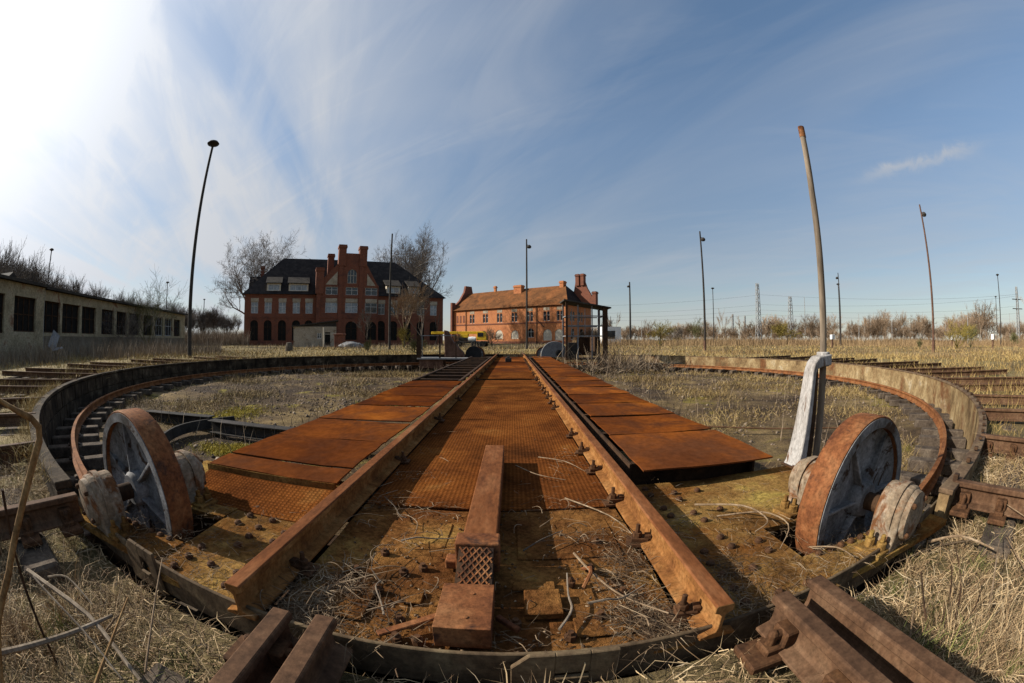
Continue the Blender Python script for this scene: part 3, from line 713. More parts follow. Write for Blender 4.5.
# locking bar lying between the rails: square beam, collar, mesh covered wedge, end block
lb = MB(); lb.bb(-.2, -.062, 1.58, 3.1, -.125, -.004); LB = lb.build('locking_beam', 'rail_head', BR, bevel=.006)
lb = MB(); lb.bb(-.222, -.05, 1.47, 1.575, -.13, .003); lb.bb(-.27, -.223, 1.5, 1.57, -.14, -.1); lb.build('collar', 'tread', LB, bevel=.006)
lb = MB(); lb.prism([(1.27, -.14), (1.47, -.14), (1.468, -.012), (1.27, -.085)], (.132, 0, 0), (-.204, 0, 0), (0, 1, 0), (0, 0, 1)); lb.build('wedge', 'dark_rust', LB)
lb = MB()
for k in range(-8, 12):
    for s in (-1, 1):
        p0 = None
        for q in range(9):
            v = q / 8; xx = -.138 + (k * .026 - .05 + s * (v - .5) * .13)
            if -.204 <= xx <= -.072:
                p = (xx, 1.272 + .194 * v, -.083 + .072 * v)
                if p0: lb.bar(p0, p, .005, .005)
                p0 = p
            else: p0 = None
lb.build('expanded_mesh', 'tread', LB)
lb = MB(); lb.bb(-.235, -.062, 1.0, 1.265, -.14, -.056); lb.lathe([(.008, 0), (.008, .004)], (-.13, 1.2, -.0565), (0, 0, 1), 8); lb.lathe([(.008, 0), (.008, .004)], (-.14, 1.06, -.0565), (0, 0, 1), 8); lb.build('end_block', 'tread', LB, bevel=.008)
for q in ((-.41, -.32, 1.24, 1.33, -.15, -.142), (.04, .17, 1.17, 1.33, -.15, -.12), (.0, .16, 1.36, 1.42, -.15, -.142), (-.62, -.3, 1.62, 1.98, -.156, -.149), (.02, .48, 1.62, 2.05, -.157, -.150), (.2, .46, 1.06, 1.26, -.155, -.147), (-.74, -.5, 1.1, 1.34, -.155, -.147)): MB().bb(*q).build('packing_plate', 'floor_rust', BR, bevel=.004, seg=1)
MB().bar((-.42, 1.02, -.135), (-.24, 1.13, -.11), .03, .012).build('tie_bar', 'tread', BR, bevel=.003, seg=1); MB().bar((-.05, 1.15, -.12), (.02, 1.08, -.125), .02, .02).build('tie_bar', 'tread', BR, bevel=.003, seg=1)
spread('stud', MB().lathe([(.02, 0), (.02, .02), (.012, .022), (.011, .034)], (0, 0, 0), (0, 0, 1), 8), 'bolt', [(x, y, ZD - .006) for x, y in ((-.36, 1.02), (-.29, 1.02), (-.37, 1.12), (.01, 1.14), (.18, 1.06), (-.5, 1.3), (-.43, 1.45), (-.36, 1.5), (.22, 1.4), (.31, 1.5), (.29, 1.16), (-.55, 1.6), (.4, 1.3), (.38, 1.75), (-.62, 1.42))], BR, False)
MB().tube([(.28, 1.5, -.14), (.3, 1.44, -.1), (.29, 1.38, -.09), (.26, 1.35, -.14)], .008, 6).build('hook', 'tread', BR, smooth=True)

# control cabin skeleton on the far right side
CB = MB().bb(2.55, 4.6, 20.35, 21.95, -.17, -.11).build('control_cabin', 'dark_rust', BR, bevel=.01, seg=1)
m = MB(); m.prism([(2.45, 2.68), (4.78, 2.32), (4.78, 2.38), (2.45, 2.75)], (0, 1.9, 0), (0, 20.2, 0)); m.build('roof', 'tar_roof', CB)
for (x, y, w, z0, z1) in ((2.6, 20.4, .1, -.1, 2.62), (3.15, 20.4, .05, -.1, 2.55), (3.85, 20.4, .05, -.1, 2.45), (4.5, 20.4, .22, -.9, 2.38), (2.6, 21.9, .08, -.1, 2.62), (4.5, 21.9, .1, -.9, 2.38), (3.4, 21.9, .05, -.1, 2.5)):
    MB().bb(x - w / 2, x + w / 2, y - w / 2, y + w / 2, z0, z1).build('post', 'dark_rust' if w > .08 else 'grey_metal', CB)
m = MB()
for yb in (20.39, 21.89):
    for z in (.98, 1.48, 1.95): m.bb(2.65, 4.4, yb, yb + .05, z - .025, z + .025)
for xb in (2.6, 4.5):
    for z in (.98, 1.95): m.bb(xb - .025, xb + .025, 20.46, 21.84, z - .025, z + .025)
for x in (2.85, 3.5, 4.15): m.bb(x - .015, x + .015, 20.395, 20.43, 1.0, 2.3)
m.build('window_bars', 'grey_metal', CB)
m = MB(); m.bb(2.68, 3.2, 20.5, 21.1, -.1, .66); m.bb(2.72, 3.16, 20.48, 20.499, .1, .6); m.build('control_box', 'mast', CB, bevel=.02)
m = MB(); m.bb(4.0, 4.05, 20.5, 21.8, .0, .95); m.bb(3.3, 4.4, 21.86, 21.88, .0, .93); m.build('side_panel', 'dark_rust', CB)
m = MB(); m.tube([(3.6, 20.38, -.15), (3.95, 20.4, -.95)], .025, 6); m.tube([(4.25, 20.38, -.15), (3.85, 20.4, -.95)], .025, 6); m.tube([(4.35, 20.36, -.15), (4.55, 20.3, -1.)], .025, 6); m.tube([(3.3, 20.38, -.15), (3.45, 20.4, -.6)], .025, 6)
m.build('brace', 'grey_metal', CB)
# guard platform on the far left side
GP = MB().bb(-4.7, -2.1, 20.5, 21.6, -.17, -.1).build('guard_platform', 'grey_metal', BR, bevel=.01, seg=1)
for x, w in ((-4.62, .2), (-3.55, .07), (-2.75, .045)):
    MB().bb(x - w / 2, x + w / 2, 20.52, 20.52 + w, -.1, 1.02).build('post', 'dark_rust', GP)
m = MB(); m.bb(-4.51, -2.74, 20.53, 20.57, .98, 1.02); m.bb(-4.51, -3.59, 20.53, 20.57, -.06, -.02); m.bb(-4.45, -4.42, 20.535, 20.565, -.02, .98); m.build('handrail', 'grey_metal', GP)
m = MB(); m.bb(-4.6, -3.4, 20.6, 21.5, -.6, -.171); m.build('box_girder', 'mast_rust', GP)
m = MB(); m.prism([(-3.5, -.1), (-2.45, -.1), (-2.55, .15), (-3.1, .75), (-3.35, 1.25), (-3.55, 1.3)], (0, .5, 0), (0, 21.75, 0)); m.build('gear_housing', 'mast_rust', GP, bevel=.04)
m = MB(); m.lathe([(.0, 0), (.42, 0), (.42, .16), (0, .16)], (-2.05, 22.2, .05), (0, 1, 0), 28); m.build('drive_wheel', 'black_rubber', GP, smooth=True)
m = MB(); pl = [(.72 * math.cos(PI * q / 14), .72 * math.sin(PI * q / 14)) for q in range(15)] + [(-.72, -.12), (.72, -.12)]
m.prism(pl, (0, .14, 0), (2.2, 22.3, .0)); GC = m.build('gear_cover', 'grey_metal', BR, bevel=.02)
m = MB(); m.lathe([(.16, 0), (.16, -.06), (.1, -.08), (0, -.08)], (2.4, 22.3, .12), (0, 1, 0), 20); m.build('hub', 'black_rubber', GC, smooth=True)

# ------------------------------------------------------------------ pole and its cast bracket on the right end deck
PS = empty('bracket_post', (2.2, 2.46, ZD), 'leaning grey white cast bracket standing on the right end deck, clasping a tall thin pole', 'bracket')
outer = [(-.195, 0), (-.17, .04), (-.155, .12), (-.142, .25), (-.128, .42), (-.112, .6), (-.102, .70), (-.08, .765), (-.03, .81), (.105, .825)]
inner = [(.105, .745), (.0, .735), (-.045, .72), (-.062, .69), (-.07, .60), (-.08, .42), (-.086, .25), (-.09, .12), (-.093, .04), (-.095, 0)]
m = MB(); m.prism(outer + inner, (0, .115, 0), (2.2, 2.385, ZD), (1, 0, 0), (0, 0, 1)); m.v = [(x, y + (.07 * max(0, 1 - (z - ZD) / .75) if y > 2.42 else 0), z) for x, y, z in m.v]; bk = m.build('bracket', 'post_concrete', PS, bevel=.01, seg=3)
m = MB(); m.prism([(-.086, 0), (-.081, .2), (-.077, .4), (-.068, .6), (-.056, .69), (-.035, .722), (-.014, .728), (-.012, .45), (-.01, 0)], (0, .06, 0), (2.2, 2.42, ZD), (1, 0, 0), (0, 0, 1)); m.build('shaded_web_plate', 'dark_rust', bk, bevel=.004)  # dark colour stands in for the shade inside the bracket's channel
m = MB(); m.bb(2.0, 2.34, 2.34, 2.58, ZD - .001, ZD + .018); m.build('foot_plate', 'dark_rust', PS, bevel=.004)
PO = MB().tube([(2.275, 2.462, ZD + .018), (2.272, 2.462, .4), (2.272, 2.462, 1.2), (2.29, 2.462, 1.9), (2.328, 2.462, 2.46)], [.029, .029, .028, .027, .026], 14).build('pole', 'wood_grey', PS, smooth=True)
m = MB(); m.tube([(2.3245, 2.462, 2.4), (2.331, 2.462, 2.5)], .030, 14); m.build('pole_cap', 'tread', PO, smooth=True)
m = MB(); m.tube([(2.272, 2.462, ZD + .735), (2.272, 2.462, ZD + .84)], .056, 18); m.build('clamp', 'post_concrete', PS, smooth=True, bevel=.008)

# bent pipe at the left edge
pts = [(-1.255, .33, .64), (-1.24, .4, .605), (-1.215, .455, .58), (-1.21, .478, .555), (-1.212, .475, .52), (-1.235, .41, .42), (-1.25, .34, .33), (-1.272, .22, .19), (-1.29, .08, .07), (-1.30, -.05, -.08), (-1.305, -.12, -.25)]
o = MB().tube(pts, [.006, .008, .0105, .0125, .0125, .0125, .012, .012, .0125, .013, .013], 12).build('bent_pipe', 'pipe_rust', smooth=True)
tag(o, 'thin rusty bent pipe rising from the grass at the left edge, kinked near its top', 'pipe')
o = MB().tube([(-1.29, .31, .4), (-1.36, .28, .1), (-1.42, .25, -.25)], .006, 8).build('bent_pipe', 'dark_rust', smooth=True)
tag(o, 'short dark rod leaning behind the kinked rusty pipe', 'rod')

# loose steel lying in the pit
def beam_thing(a, b, w, h, mat, label, cat='beam', name='loose_beam'):
    m = MB(); a, b = Vector(a), Vector(b)
    m.bar(a, b, w, h * .12); m.bar(a + Vector((0, 0, h * .5)), b + Vector((0, 0, h * .5)), w * .14, h * .88); m.bar(a + Vector((0, 0, h)), b + Vector((0, 0, h)), w, h * .12)
    return tag(m.build(name, mat, bevel=.004, seg=1), label, cat)
beam_thing((-6.6, 5.35, -.66), (-4.95, 5.55, -.64), .2, .16, 'mast', 'dark steel beam in the pit left of the bridge, the one farther from the deck')
beam_thing((-4.75, 5.3, -.66), (-2.1, 5.05, -.6), .2, .18, 'mast', 'dark steel beam reaching from the left side of the deck into the pit')
m = MB().sweep([(-.02, 0), (-.02, .16), (.02, .16), (.02, 0)], [(-4.7 - .35 * math.sin(PI * k / 12) , 5.9 - .16 * k, -.66) for k in range(13)]); tag(m.build('curved_plate', 'mast'), 'dark curved steel strip standing on edge in the pit between two beams', 'steel strip')
o = MB().tube([(2.15, 6.6, -.57), (4.0, 5.6, -.6), (5.9, 4.45, -.56)], .014, 8).build('thin_rod', 'old_rail', smooth=True); tag(o, 'thin brown rod lying across the pit floor right of the bridge', 'rod')
o = MB().bar((6.2, 20.9, -.42), (10.0, 19.9, -.34), .22, .05).build('plank', 'wood_grey'); tag(o, 'long pale plank lying by the far pit wall right of the control cabin', 'plank')

# ------------------------------------------------------------------ lamp masts
def mast(az, top_el, d, label, kind='bulb', mat='mast', lean=0, base_rust=False, name='lamp_mast', w=None, grp='lamp masts round the yard', cat='lamp post'):
    b = azd(az, d, 0); b.z = ground_z(b.x, b.y) - .1
    H = .775 + d * math.tan(R(top_el)) - b.z
    t = empty(name, b, label, cat, grp)
    r0 = w or (.011 * H + .02); tx = lean * H
    ct = Vector((math.cos(R(az)), -math.sin(R(az)), 0))   # to the right of the viewer
    MBx = MB().tube([b, b + ct * tx * .5 + Vector((0, 0, H * .5)), b + ct * tx + Vector((0, 0, H))], [r0, r0 * .82, r0 * .62], 10)
    mm = MBx.build('mast', mat, t, smooth=True)
    if base_rust: MB().tube([b + Vector((0, 0, -.1)), b + ct * tx * .09 + Vector((0, 0, H * .09))], [r0 * 1.35, r0 * 1.25], 10).build('footing', 'mast_rust', t, smooth=True)
    top = b + ct * tx + Vector((0, 0, H))
    if kind == 'dish':
        s = H / 12
        MB().lathe([(.1 * s, -.22 * s), (.17 * s, -.14 * s), (.36 * s, -.08 * s), (.40 * s, -.02 * s), (.30 * s, .09 * s), (.1 * s, .16 * s), (0, .17 * s)], top, (0, 0, 1), 20).build('lamp_head', 'mast', t, smooth=True)
    elif kind in ('bulb', 'bulb_left'):
        s = H / 12; q = top + ct * (.28 * s if kind == 'bulb' else -.28 * s) + Vector((0, 0, -.85 * s))
        h = MB().lathe([(0, -.2 * s), (.17 * s, -.17 * s), (.25 * s, -.04 * s), (.2 * s, .1 * s), (.07 * s, .2 * s), (0, .21 * s)], q, (0, 0, 1), 16); h.tube([q + Vector((0, 0, .1 * s)), top + Vector((0, 0, -.6 * s))], .035 * s, 6)
        h.build('lamp_head', 'mast', t, smooth=True)
    return t
mast(-44.5, 24.8, 25.5, 'tall dark lamp post with mushroom shaped head standing left of the brick house', 'dish', w=.13)
mast(-16.6, 14.2, 43, 'dark bare post without lamp standing before the big gabled brick house', 'none', w=.13)
mast(1.9, 13.6, 44.5, 'dark lamp post standing before the orange brick house, beyond the bridge end', 'bulb', w=.115)
mast(15.85, 7.75, 78, 'dark lamp post just right of the ruined control cabin, lamp on its left side', 'bulb_left', w=.2)
mast(26.05, 14.3, 42, 'dark slightly leaning lamp post right of centre above the pit rim', 'bulb', base_rust=True, w=.12, lean=-.006)
mast(27.25, 6.8, 92, 'slender far lamp post with flat head close right of the leaning dark post', 'dish', w=.11)
mast(45.25, 8.4, 74, 'taller of two far lamp posts standing together right of the tall thin pole', 'bulb_left', w=.12, lean=-.004)
mast(45.1, 7.0, 92, 'shorter of two far lamp posts standing together right of the tall thin pole', 'dish', w=.11)
mast(59.1, 16.0, 37, 'brownish lamp post with bulb on its right, tallest on the far right', 'bulb', mat='mast_rust', base_rust=True, w=.12, lean=-.004)
mast(69.8, 7.3, 86, 'far lamp post with flat head near the right edge, taller one of its pair', 'dish', w=.13)
mast(69.2, 4.9, 105, 'shorter far lamp post of the pair near the right edge', 'dish', w=.11)
mast(-66.4, 10.3, 60, 'dark lamp post with round head rising behind the long low shed', 'dish', w=.13)
mast(-48.0, 7.15, 88, 'far lamp post with round head beyond the right end of the shed', 'dish', w=.12)
mast(-42.5, 5.15, 122, 'small far lamp post with flat head in front of the wood left of the house', 'dish', w=.17)
mast(40.1, 5.45, 120, 'thin pale far post with small cross piece left of the tall thin pole', 'none', mat='mast_grey', w=.12)

def lattice(az, top_el, d, w, label, arms=False):
    b = azd(az, d); b.z = ground_z(b.x, b.y); H = .775 + d * math.tan(R(top_el)) - b.z
    t = empty('overhead_line_mast', b, label, 'mast', 'overhead line masts beyond the yard')
    m = MB(); k = 14; wt = w * .45
    for sx in (-1, 1):
        for sy in (-1, 1): m.bar(b + Vector((sx * w / 2, sy * w / 2, 0)), b + Vector((sx * wt / 2, sy * wt / 2, H)), .11, .11)
    for i in range(k):
        z0, z1 = H * i / k, H * (i + 1) / k; w0 = w + (wt - w) * i / k; w1 = w + (wt - w) * (i + 1) / k; s = 1 if i % 2 else -1
        for f in (-1, 1):
            m.bar(b + Vector((s * w0 / 2, f * w0 / 2, z0)), b + Vector((-s * w1 / 2, f * w1 / 2, z1)), .07, .07); m.bar(b + Vector((f * w0 / 2, s * w0 / 2, z0)), b + Vector((f * w1 / 2, -s * w1 / 2, z1)), .07, .07)
    m.build('lattice', 'mast_grey', t)
    if arms:
        for z in (.62, .78): MB().bar(b + Vector((-1.6, 1.0, H * z)), b + Vector((1.6, -1.0, H * z)), .16, .16).build('cross_arm', 'mast', t)
    return t
lattice(33.5, 7.36, 100, 1.15, 'tallest grey lattice mast left of the tall thin pole')
lattice(38.05, 5.6, 110, 1.35, 'stubby grey lattice mast nearest to the tall thin pole')
lattice(72.7, 5.9, 105, .9, 'lattice mast with cross arms at the far right edge', True)
lattice(29.9, 3.4, 130, .7, 'low distant lattice mast second in line right of the leaning dark post')
lattice(31.6, 3.2, 135, .6, 'low distant lattice mast just left of the tallest one')
def small_post(az, el, d, label, mat='mast_grey', w=.1):
    b = azd(az, d); b.z = ground_z(b.x, b.y); H = .775 + d * math.tan(R(el)) - b.z
    o = MB().tube([b, b + Vector((0, 0, H))], [w, w * .7], 8).build('thin_post', mat, smooth=True); tag(o, label, 'post', 'thin distant posts' + (' left of the thin pole' if az < 42 else ' right of the thin pole'))
small_post(64.5, 3.1, 95, 'pale thin post among bare bushes left of the two far right lamp posts')
small_post(52.8, 2.9, 110, 'pale thin post in the scrub between the thin pole and the brownish lamp post')
small_post(13.2, 3.2, 110, 'pale thin post in the scrub just right of the control cabin')
small_post(47.9, 3.3, 120, 'pale thin post in the scrub right of the paired far lamp posts')
for q, (az, el, d) in enumerate(((17.4, 2.6, 120), (28.9, 3.0, 125), (35.3, 2.8, 130), (49.6, 3.2, 118), (50.9, 2.6, 140), (56.4, 2.9, 120), (61.0, 2.5, 130), (67.3, 3.4, 118), (71.3, 3.0, 125))):
    small_post(az, el, d, 'thin distant post among the scrub left of the tall thin pole' if az < 42 else 'thin distant post among the scrub right of the tall thin pole', w=.09)
small_post(19.9, 1.6, 70, 'short dark post with cap standing in dry grass', 'mast', .16)
b = azd(72.68, 100, 7.2)
m = MB(); 
for s in (-.3, .3): m.bar(azd(73.2, 104, 9.5) + Vector((0, s, 0)), azd(75.6, 104, 5.0) + Vector((0, s, 0)), .14, .14)
for i in range(9):
    u = i / 9; p = azd(73.2, 104, 9.5).lerp(azd(75.6, 104, 5.0), u); q = azd(73.2, 104, 9.5).lerp(azd(75.6, 104, 5.0), u + .11); m.bar(p + Vector((0, -.3, 0)), q + Vector((0, .3, 0)), .08, .08)
m.bar(azd(75.6, 104, 5.1), azd(75.6, 104, .1), .3, .3); tag(m.build('crane_jib', 'mast_grey'), 'slanting lattice jib cut off by the right edge of the picture', 'jib')

def wire(a, b, sag, r, label):
    a, b = Vector(a), Vector(b); P = [a.lerp(b, i / 24) - Vector((0, 0, sag * 4 * (i / 24) * (1 - i / 24))) for i in range(25)]
    tag(MB().tube(P, r, 4, False).build('overhead_wire', 'mast'), label, 'wire', 'overhead wires over the far tracks')
for i, (e0, e1, d) in enumerate(((6.3, 5.5, 100), (4.3, 4.2, 112), (3.7, 3.4, 120), (5.0, 5.3, 108))):
    wire(azd(12, d, d * math.tan(R(e0)) * .8), azd(34, d, d * math.tan(R(e0))), .5, .014, 'thin overhead wire left of the tallest lattice mast, %s one from the top' % ('highest', 'third', 'lowest', 'second')[i])
    wire(azd(34, d, d * math.tan(R(e0))), azd(73, d, d * math.tan(R(e1))), 1.4, .014, 'thin overhead wire right of the tallest lattice mast, %s one from the top' % ('highest', 'third', 'lowest', 'second')[i])

def signal(az, d, label):
    b = azd(az, d); b.z = ground_z(b.x, b.y)
    t = empty('signal_post', b, label, 'signal', 'small white topped signals beside the far tracks')
    MB().bb(b.x - .1, b.x + .1, b.y - .1, b.y + .1, b.z, b.z + 1.1).build('post', 'mast_rust', t)
    MB().bb(b.x - .3, b.x + .3, b.y - .25, b.y + .25, b.z + 1.1, b.z + 1.75).build('head', 'white_paint', t, bevel=.05)
signal(44.0, 62, 'small white topped signal just right of the tall thin pole'); signal(68.5, 60, 'small white topped signal near the right edge before the bushes'); signal(62.0, 78, 'small white topped signal right of the brownish lamp post')

# ------------------------------------------------------------------ bare trees
def branch_tree(seed, H, r0, trunk_h, spread, up, nlev, kids, lenf, wob=.18, minr=.012, first=5, gnarl=0.):
    """returns (trunk MB, crown MB); tapered limbs dividing into fine twigs"""
    rd = random.Random(seed); T = MB(); K = MB()
    def limb(mb, p, d, L, r, lev):
        n = 4 if lev < 2 else (3 if lev < nlev else 2)
        pts = [p]; q = p; dd = d.copy()
        for i in range(n):
            dd = (dd + Vector((rd.gauss(0, wob), rd.gauss(0, wob), rd.gauss(0, wob) + up * .12))).normalized(); q = q + dd * (L / n); pts.append(q)
        rr = [max(minr * .8, r * (1 - .62 * i / n)) for i in range(n + 1)]
        mb.tube(pts, rr, 8 if lev == 0 else (5 if lev == 1 else 3), False)
        if lev >= nlev: return
        c = kids[min(lev, len(kids) - 1)]
        for k in range(c):
            u = rd.uniform(.28 if lev else .55, 1.) if k else 1.
            i = min(n - 1, int(u * n)); f = u * n - i; bp = pts[i].lerp(pts[i + 1], f); bd = (pts[i + 1] - pts[i]).normalized()
            az = rd.uniform(0, 2 * PI); pv = bd.orthogonal().normalized(); pv.rotate(Quaternion(bd, az))
            a = rd.uniform(.55, 1.25) * spread * (1 if k else .45)
            nd_ = (bd * math.cos(a) + pv * math.sin(a)); nd_.z += up * .18 - gnarl * rd.random(); nd_.normalize()
            br = max(minr, (r * (1 - .62 * u)) * rd.uniform(.55, .8)) if lev < nlev - 1 else minr
            limb(K, bp, nd_, L * lenf * rd.uniform(.7, 1.15), br, lev + 1)
    # trunk
    pts = [Vector((0, 0, -.3))]; q = Vector((0, 0, -.3)); dd = Vector((0, 0, 1))
    for i in range(5): dd = (dd + Vector((rd.gauss(0, .05), rd.gauss(0, .05), .3))).normalized(); q = q + dd * trunk_h / 5; pts.append(q)
    T.tube(pts, [r0 * 1.25, r0, r0 * .93, r0 * .88, r0 * .84, r0 * .7], 9)
    for k in range(first):
        az = 2 * PI * k / first + rd.uniform(-.4, .4); a = rd.uniform(.25, .8) * spread if k else .12
        d = Vector((math.cos(az) * math.sin(a), math.sin(az) * math.sin(a), math.cos(a)))
        limb(T if k == 0 else K, pts[-1 if k < 3 else -2], d, (H - trunk_h) * rd.uniform(.42, .58), r0 * rd.uniform(.45, .62), 0)
    return T, K
def make_tree(name, label, cat, loc, crown_mat, group=None, bark='bark', rz=0, scale=1., **kw):
    T, K = branch_tree(**kw)
    t = empty(name, loc, label, cat, group, rz); t.scale = (scale,) * 3
    T.build('trunk', bark, t, local=True); K.build('crown', crown_mat, t, local=True)
    return t
def gz(p): return Vector((p.x, p.y, ground_z(p.x, p.y)))
make_tree('bare_tree', 'large knotty bare tree standing left of the gabled brick house', 'tree', gz(azd(-35.2, 97)), 'crown_pale', seed=8, H=26, r0=.42, trunk_h=6.0, spread=.85, up=.6, nlev=4, kids=[6, 7, 6, 5], lenf=.52, wob=.24, minr=.016, first=9, gnarl=.14, scale=1.06)
make_tree('bare_tree', 'broad fan shaped bare tree rising behind the right roof of the gabled house', 'tree', gz(azd(-13.6, 106)), 'crown_pale', seed=12, H=26, r0=.42, trunk_h=6.0, spread=.85, up=.7, nlev=4, kids=[7, 7, 6, 5], lenf=.47, wob=.10, minr=.015, first=15, scale=1.2)
protos = []
for i in range(5):
    protos.append(dict(seed=20 + i, H=13 + i % 3, r0=.17, trunk_h=3 + .5 * i, spread=.62, up=.75, nlev=3, kids=[6, 6, 6], lenf=.58, wob=.17, minr=.022, first=5))
P = []
for i, k in enumerate(protos):
    P.append(make_tree('woodland_tree', 'bare tree of the wood behind the long low shed', 'tree', (0, 0, 0), 'crown_grey', 'bare trees of the wood on the left', **k))
spots = []
rd = random.Random(3)
for i in range(170):                      # the wood runs behind the shed and on towards the house
    u = i / 169; az = -77 + 39 * u + rd.uniform(-.8, .8); d = 46 + 88 * u ** 1.2 + rd.uniform(-4, 14); spots.append((az, d, .66 - .02 * u + rd.uniform(-.14, .12)))
for i, (az, d, s) in enumerate(spots):
    lab = 'bare tree of the wood behind the long low shed' if az < -46 else 'bare tree of the wood between the shed and the brick house'
    o = P[i] if i < 5 else dup(P[i % 5]); o.location = gz(azd(az, d)); o.rotation_euler.z = rd.uniform(0, 6.28); o.scale = (s,) * 3; o['label'] = lab
    if az >= -46: o['group'] = 'bare trees between shed and house'
# brown scrub trees along the far side of the yard
B = []
for i in range(4):
    B.append(make_tree('scrub_tree', 'brown bare tree', 'tree', (0, 0, 0), 'crown_brown', 'brown bare trees along the horizon', seed=50 + i, H=8 + i, r0=.13, trunk_h=1.2, spread=.7, up=.7, nlev=3, kids=[5, 6, 6], lenf=.6, wob=.2, minr=.028, first=6))
for i in range(210):
    u = i / 209; az = 9.5 + 67 * u + rd.uniform(-.5, .5); d = rd.uniform(105, 185)
    s = rd.uniform(.32, .8) * (1.15 if 34 < az < 42 or 47 < az < 58 or 61 < az < 68 else .85)
    o = B[i] if i < 4 else dup(B[i % 4]); o.location = gz(azd(az, d)); o.rotation_euler.z = rd.uniform(0, 6.28); o.scale = (s * 1.15, s * 1.15, s)
    o['label'] = 'brown bare tree on the horizon between the cabin and the tall thin pole' if az < 42.5 else 'brown bare tree on the horizon right of the tall thin pole'
    o['group'] = 'brown bare trees left of the thin pole' if az < 42.5 else 'brown bare trees right of the thin pole'
for i in range(14):
    az = (13.5, 18.2, 24.2, 28.6, 31.0, 36.0, 46.3, 48.6, 50.1, 51.3, 54.6, 57.2, 63.4, 66.6)[i]; d = rd.uniform(95, 130)
    o = make_tree('birch_tree', 'slender pale upright tree rising above the scrub left of the thin pole' if az < 42 else 'slender pale upright tree rising above the scrub right of the thin pole', 'tree', gz(azd(az, d)), 'crown_brown', 'slender trees left of the thin pole' if az < 42 else 'slender trees right of the thin pole', seed=300 + i, H=rd.uniform(6.5, 9.5), r0=.10, trunk_h=2.5, spread=.35, up=.9, nlev=2, kids=[7, 6], lenf=.5, minr=.02, first=3, bark='pale_bark')
def bush(az, d, H, mat, label, seed, sx=1.):
    t = make_tree('bush', label, 'bush', gz(azd(az, d)), mat, None, seed=seed, H=H, r0=.08, trunk_h=.3, spread=.85, up=.8, nlev=3, kids=[5, 5, 5], lenf=.6, wob=.26, minr=.014 * d / 70, first=8)
    t.scale = (sx, sx, 1)
bush(20.0, 66, 4.2, 'crown_yellow', 'yellow green bush right of the cabin before the brown trees', 71, 1.2)
bush(22.4, 88, 4.6, 'crown_grey', 'grey bare bush close right of the yellow green bush', 72)
bush(25.0, 95, 6.4, 'crown_green', 'dark olive pointed bush left of the leaning lamp post', 73, .8)
bush(62.8, 62, 4.0, 'crown_yellow', 'large yellow olive bush right of the brownish lamp post', 74, 1.5)
bush(64.9, 70, 3.8, 'crown_green', 'olive bush merging into the large yellow one on its right', 75, 1.1)
bush(57.0, 52, 1.5, 'crown_green', 'small green sapling just left of the brownish lamp post', 76, .7)
bush(72.0, 88, 3.0, 'crown_green', 'dark olive bush near the foot of the cross armed mast', 77)
bush(37.0, 105, 5.6, 'crown_yellow', 'round brown yellow thicket between the two grey lattice masts', 78, 1.5)
bush(-14.7, 57, 3.4, 'crown_yellow', 'yellowish bush before the right half of the gabled house', 79, .8)
bush(-50.5, 42, 6.6, 'crown_green', 'greenish bare willow bush covering the right end of the shed', 80, 1.1)
bush(-53.5, 38, 4.6, 'crown_grey', 'grey bare bush hiding windows near the right end of the shed', 81)
bush(-19.5, 38, 1.4, 'crown_green', 'small green shrub in the grass before the gabled house door', 82, .8)
bush(-7.2, 62, 2.6, 'crown_brown', 'brown bare bush before the left part of the orange brick house', 83)
bush(-2.8, 62, 3.4, 'crown_brown', 'brown bare bush before the middle of the orange brick house', 84)
bush(-12.6, 24.8, 1.5, 'crown_green', 'dark ivy green bush behind the guard platform', 85, 1.2)
make_tree('bare_tree', 'slender pale bare tree before the right half of the gabled house', 'tree', gz(azd(-14.6, 60)), 'crown_brown', seed=91, H=9.5, r0=.15, trunk_h=2.4, spread=.6, up=.7, nlev=3, kids=[5, 6, 5], lenf=.6, minr=.022, first=5)
make_tree('bare_tree', 'dark many stemmed bare tree before the right corner of the gabled house', 'tree', gz(azd(-12.3, 66)), 'crown_grey', seed=93, H=10, r0=.14, trunk_h=1.6, spread=.65, up=.7, nlev=4, kids=[4, 4, 4, 4], lenf=.6, minr=.016, first=5)
make_tree('bare_tree', 'thin bare sapling at the foot of the post before the gabled house', 'tree', gz(azd(-19.6, 60)), 'crown_grey', seed=92, H=5.5, r0=.07, trunk_h=1.4, spread=.5, up=.8, nlev=3, kids=[4, 4, 4], lenf=.6, minr=.018, first=4)

